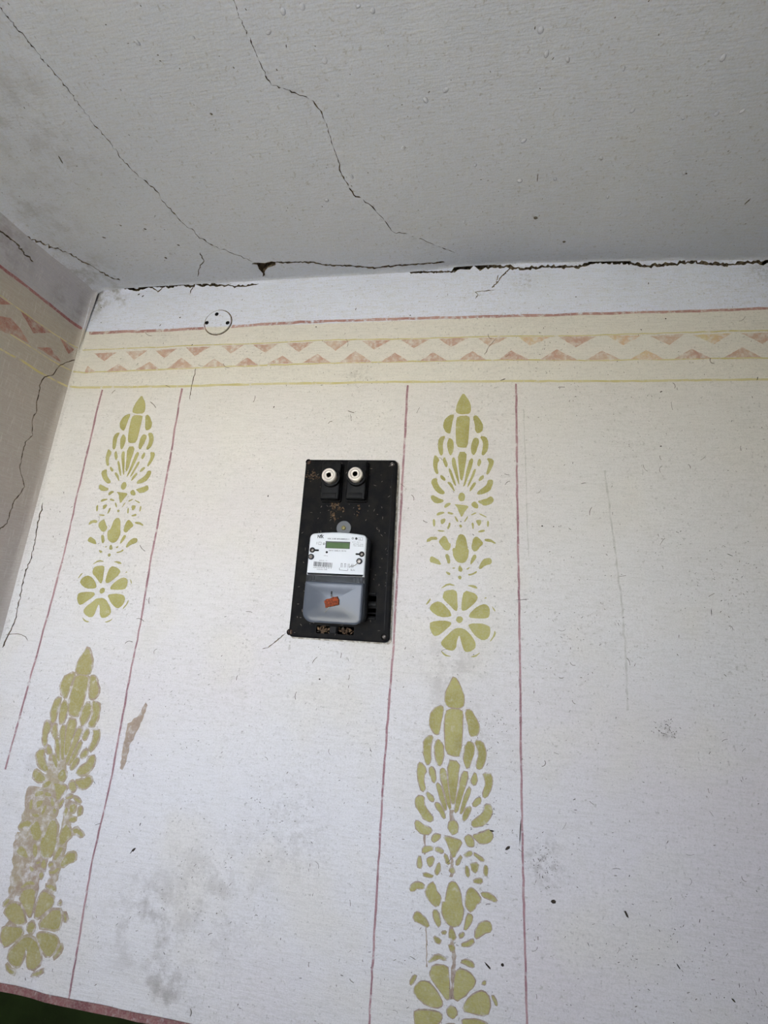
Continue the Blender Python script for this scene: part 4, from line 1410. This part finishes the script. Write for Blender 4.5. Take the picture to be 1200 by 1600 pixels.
# display
q = [L(x, y, DF) for x, y in ((509.2, 844.8), (547.2, 847.3), (546.3, 858.7), (508.2, 855.6))]
du0, du1 = (q[0][0] + q[3][0]) / 2, (q[1][0] + q[2][0]) / 2
dv0, dv1 = (q[2][1] + q[3][1]) / 2, (q[0][1] + q[1][1]) / 2
V, Fs = prism(rrect(du0, du1, dv0, dv1, .0003), DF - .0005, DF + .0003)
disp = meter.part('display', V, Fs, MT['lcd_frame'], face)
V, Fs = prism(rrect(du0 + .0022, du1 - .0012, dv0 + .0004, dv1 - .0022, .0002), DF, DF + .0005)
meter.part('display_screen', V, Fs, MT['lcd'], label='green display screen')


def text_part(body, px, py, px_h, name='lettering', parent=None, width=None, align='LEFT', bold=0.0):
    cu = bpy.data.curves.new('t', 'FONT')
    cu.body = body; cu.size = 1.0; cu.align_x = align
    cu.offset = bold
    cu.resolution_u = 3
    to = bpy.data.objects.new('t', cu)
    COL.objects.link(to)
    bpy.context.view_layer.update()
    dg = bpy.context.evaluated_depsgraph_get()
    me = to.evaluated_get(dg).to_mesh()
    vs = [v.co.copy() for v in me.vertices]; fs = [tuple(p.vertices) for p in me.polygons]
    to.to_mesh_clear() if hasattr(to, 'to_mesh_clear') else None
    bpy.data.objects.remove(to); bpy.data.curves.remove(cu)
    if not vs: return
    u, v_ = L(px, py, DF)
    h = abs(L(px, py - px_h, DF)[1] - v_)
    capH = 0.69
    sy = h / capH
    sx = sy
    if width:
        wtxt = max(a.x for a in vs) - min(a.x for a in vs)
        sx = abs(L(px + width, py, DF)[0] - u) / wtxt
    x0 = min(a.x for a in vs) if align == 'LEFT' else 0
    V = [(u + (a.x - x0) * sx, -(DF + .00025), v_ + a.y * sy) for a in vs]
    return meter.part(name, V, fs, MT['print'], parent)


text_part('NiK', 496.2, 840.6, 4.6, width=10, bold=.03)
V, Fs = prism([L(x, y, DF) for x, y in ((499.5, 837.2), (503.8, 834.2), (502.5, 836.8), (500.8, 838))], DF, DF + .0003)
meter.part('logo_stroke', V, Fs, MT['print'])
text_part('NIK 2100 AP2.0000.0.11', 512, 842.6, 2.1, width=33.5, bold=.012)
text_part('220 V  5(60) A  50 Hz', 513.5, 861.0, 2.0, width=27.5)
text_part('1600 imp', 505.8, 868.7, 1.3, width=6.5)
text_part('AP2.0 / 11', 498.5, 876.4, 1.5, width=12.5)
text_part('0050442-1998', 495, 890.2, 1.5, width=16)
text_part('-25 °C .. +55 °C', 550, 847.6, 1.3, width=13)
text_part('ДСТУ IEC 61036', 552, 850.8, 1.4, width=15.5)
text_part('ГОСТ 30206-94', 552, 853.4, 1.4, width=15.5)
text_part('1', 494.8, 850.6, 4.0)
text_part('к', 504.5, 851.6, 3.0)


def frame_part(x0, x1, y0, y1, t, name):
    a = pxrect(x0, x1, y0, y1, DF, .0003)
    b = dilate(a, -t)
    n = len(a); a = ccw(a)
    V = [(p[0], -(DF + .00025), p[1]) for p in a] + [(p[0], -(DF + .00025), p[1]) for p in b]
    return meter.part(name, V, [(k, (k + 1) % n, n + (k + 1) % n, n + k) for k in range(n)], MT['print'])


frame_part(497.8, 502.2, 846.8, 851.2, .0006, 'square_mark')
frame_part(560.2, 566.8, 839.6, 844.4, .0004, 'square_mark')
text_part('II', 562, 843.6, 2.4)
for (x, y, r) in ((506.4, 849.6, .0022), (551.2, 841.2, .0020), (556.8, 841.6, .0024)):
    c = L(x, y, DF)
    V, Fs = lathe(c, [(r, DF), (r, DF + .0003), (r * .6, DF + .0003), (r * .6, DF)], 16) if x != 556.8 else lathe(c, [(r, DF), (r, DF + .0003)], 16)
    if x != 556.8: Fs = Fs[:-2]
    meter.part('round_mark', V, Fs, MT['print'])
c = L(510.6, 862.8, DF)
V, Fs = lathe(c, [(.0022, DF), (.0022, DF + .0003)], 16)
meter.part('pulse_lamp', V, Fs, MT['slot'])
# barcode
V, Fs = [], []
x = 490.6
while x < 519.5:
    bw = random.choice([.35, .5, .8, 1.1])
    t = (x - 490.6) / 29
    P = [L(x, 877.3 + 2.2 * t, DF), L(x + bw, 877.3 + 2.2 * t, DF), L(x + bw - .7, 884.6 + 2.2 * t, DF), L(x - .7, 884.6 + 2.2 * t, DF)]
    V, Fs = join((V, Fs), prism(P, DF, DF + .00025))
    x += bw + random.choice([.4, .5, .7, .9])
meter.part('barcode', V, Fs, MT['print'], label='black barcode')
text_part('00504421', 489.6, 887.3, 1.5, width=28)
# connection diagram
V, Fs = [], []
for k, x in enumerate((533, 538.5, 544, 549.5)):
    for dx in (0, 2.0):
        P = [L(x + dx - .25, 880.2 + k * .3, DF), L(x + dx + .25, 880.2 + k * .3, DF), L(x + dx - .1, 886.5 + k * .3, DF), L(x + dx - .6, 886.5 + k * .3, DF)]
        V, Fs = join((V, Fs), prism(P, DF, DF + .00025))
for (x0, y0, x1, y1) in ((530.5, 887, 530.2, 890.6), (530.2, 890.6, 543, 891.8), (543, 891.8, 543.4, 888.6), (548.8, 888.8, 548.4, 892), (533, 880.2, 535, 880.4), (538.5, 880.6, 540.5, 880.8)):
    a, b = L(x0, y0, DF), L(x1, y1, DF)
    dx, dy = b[0] - a[0], b[1] - a[1]; ln = math.hypot(dx, dy); nx, ny = -dy / ln * .0003, dx / ln * .0003
    V, Fs = join((V, Fs), prism([(a[0] + nx, a[1] + ny), (b[0] + nx, b[1] + ny), (b[0] - nx, b[1] - ny), (a[0] - nx, a[1] - ny)], DF, DF + .00025))
meter.part('connection_diagram', V, Fs, MT['print'])
text_part('LN', 549.5, 891.8, 2.0, width=4.5)

# ---- rusty seal hanging on the cover
a = -.28
sc0 = L(518.6, 940.8, DFc)
seal = Thing('seal_tag', (sc0[0], sc0[1], DFc), 'rust-red rectangular seal stuck on the grey terminal cover', 'seal')
rp = rough_poly([(-14, -8), (14, -8), (15, -2), (14, 8), (-9, 8), (-14, 5)], 3, .5)
P = [(sc0[0] + (x * math.cos(-a) - y * math.sin(-a)) * .00094, sc0[1] + (x * math.sin(-a) + y * math.cos(-a)) * .00094) for x, y in rp]
V, Fs = prism(P, DFc - .001, DFc + .006, .0016)
seal.part('seal_body', V, Fs, MT['rust'], smooth=True)
e = [L(x, y, DFc) for x, y in ((519, 938), (519.5, 931), (518, 929))]
V, Fs = tube([(p[0], -(DFc + .0035), p[1]) for p in e], .0006)
seal.part('wire', V, Fs, MT['wire'], smooth=True)
e = [L(x, y, DFc) for x, y in ((515, 948), (511, 953), (508, 956.5))]
V, Fs = tube([(p[0], -(DFc + .001), p[1]) for p in e], .0007)
seal.part('wire', V, Fs, MT['wire'], smooth=True)

# ---- dry mud and insect nests on the board
def mud(name, label, pts, n, spread, rad, depth):
    c0 = L(pts[0][0], pts[0][1], depth)
    t = Thing(name, (c0[0], c0[1], depth), label, 'debris', 'dry mud crumbs on the board')
    V, Fs = [], []
    for _ in range(n):
        k = random.randrange(len(pts))
        px, py = pts[k]
        u, v_ = L(px + random.gauss(0, spread), py + random.gauss(0, spread), depth)
        r = random.uniform(.4, 1) * rad
        o = len(V)
        rs = [(0, -.3), (1, 0), (.75, .6), (0, .9)]
        nn = 7
        ca, sa = math.cos(random.uniform(0, 3)), math.sin(random.uniform(0, 3))
        el = random.uniform(.5, 1)
        for rr, hh in rs[1:3]:
            for q in range(nn):
                ang = 2 * math.pi * q / nn
                x, y = r * rr * math.cos(ang) * random.uniform(.75, 1.2), r * rr * el * math.sin(ang) * random.uniform(.75, 1.2)
                V.append((u + x * ca - y * sa, -(depth + hh * r), v_ + x * sa + y * ca))
        V.append((u, -(depth + .9 * r), v_))
        for q in range(nn):
            Fs.append((o + q, o + (q + 1) % nn, o + nn + (q + 1) % nn, o + nn + q)); Fs.append((o + nn + q, o + nn + (q + 1) % nn, o + 2 * nn))
        Fs.append(tuple(range(o, o + nn))[::-1])
    ob = t.part('crumbs', V, Fs, MT['mud'])
    ob['kind'] = 'stuff'
    return t


mud('mud_crumbs', 'brown dry mud crumbs hanging below the fuse nearer the side wall', [(520, 790), (524, 794), (530, 795), (522, 799), (521, 806), (522, 812), (536, 796), (525, 789)], 75, 2.2, .0026, T)
mud('mud_crumbs', 'thin brown mud streak below the fuse nearer the stencilled column', [(562, 791), (562, 796), (560, 801), (559, 805)], 16, .8, .0020, T)
mud('mud_crumbs', 'brown mud patch left of the white fuses, near the board corner', [(484, 742), (489, 740), (493, 746), (486, 746)], 46, 2.6, .0021, T)
mud('mud_crumbs', 'brown mud crumbs in the bottom opening nearer the side wall', [(499, 983), (504, 983), (510, 984), (504, 987)], 50, 2.5, .0026, T - .006)
mud('mud_crumbs', 'pale brown mud crumbs in the bottom opening nearer the board corner screw', [(533, 985), (540, 986), (547, 986), (544, 988)], 50, 2.6, .0028, T - .006)

# ------------------------------------------------------------------ junction box cover in the frieze
jc = on_wall(341, 504)
JH = h_back(*jc)
rw = (on_wall(363, 503)[0] - on_wall(319.5, 505)[0]) / 2
rh = (on_wall(342, 485)[1] - on_wall(340, 524)[1]) / 2
JR = (rw + rh) / 2
jroot = bpy.data.objects.new('junction_box_cover', None); COL.objects.link(jroot)
jroot.location = (jc[0], -JH, jc[1])
tag(jroot, 'round whitewashed junction box cover with three holes, set in the frieze', 'cover')
jh = [on_wall(*p) for p in ((339.5, 492), (324, 505.5), (356.5, 505.5))]
jh = [(p[0] - jc[0], p[1] - jc[1]) for p in jh]
MT['junction'] = MT['back']
verts = [Vector(p) for p in disc((0, 0), JR - .0034, 48)]; faces = [list(range(48))]
for p in jh:
    o = len(verts); verts += [Vector(q) for q in disc(p, .0052, 14)]; faces.append(list(range(o, o + 14)))
ov, _, of, _, _, ofc = delaunay_2d_cdt(verts, [], faces, 0, 1e-7, True)
V = [(p.x, -.0032, p.y) for p in ov]; Fs = [tuple(f) for f, s in zip(of, ofc) if 0 in s and len(s) == 1]
o = len(V)
R0 = JR - .0034
V += [(x, -.0032, y) for x, y in disc((0, 0), R0, 48)] + [(x, -.0022, y) for x, y in disc((0, 0), R0 + .0008, 48)] + [(x, .002, y) for x, y in disc((0, 0), R0 + .0008, 48)]
for i in (0, 1):
    for k in range(48): Fs.append((o + i * 48 + k, o + i * 48 + (k + 1) % 48, o + (i + 1) * 48 + (k + 1) % 48, o + (i + 1) * 48 + k))
mesh_obj('lid', V, Fs, MT['back'], jroot)
for p in jh:
    V, Fs = [], []
    V = [(x, -.0032, y) for x, y in disc(p, .0052, 14)] + [(x, -.0004, y) for x, y in disc(p, .0046, 14)]
    Fs = [(k, (k + 1) % 14, 14 + (k + 1) % 14, 14 + k) for k in range(14)] + [tuple(range(14, 28))]
    mesh_obj('screw_hole', V, Fs, MT['void'], jroot)
V = [(x, -.0006, y) for x, y in disc((0, 0), R0 - .001, 48)] + [(x, -.0006, y) for x, y in disc((0, 0), JR + .0004, 48)]
mesh_obj('gap_ring', V, [(k, (k + 1) % 48, 48 + (k + 1) % 48, 48 + k) for k in range(48)], MT['dirt'], jroot)
V = [(x, -.0004, y) for x, y in disc((0, 0), JR, 48)] + [(x, -.0016, y) for x, y in disc((0, 0), JR + .0012, 48)] + [(x, .001, y) for x, y in disc((0, 0), JR + .006, 48)]
mesh_obj('plaster_rim', V, [(i * 48 + k, i * 48 + (k + 1) % 48, (i + 1) * 48 + (k + 1) % 48, (i + 1) * 48 + k) for i in (0, 1) for k in range(48)], MT['back'], jroot, None, True)
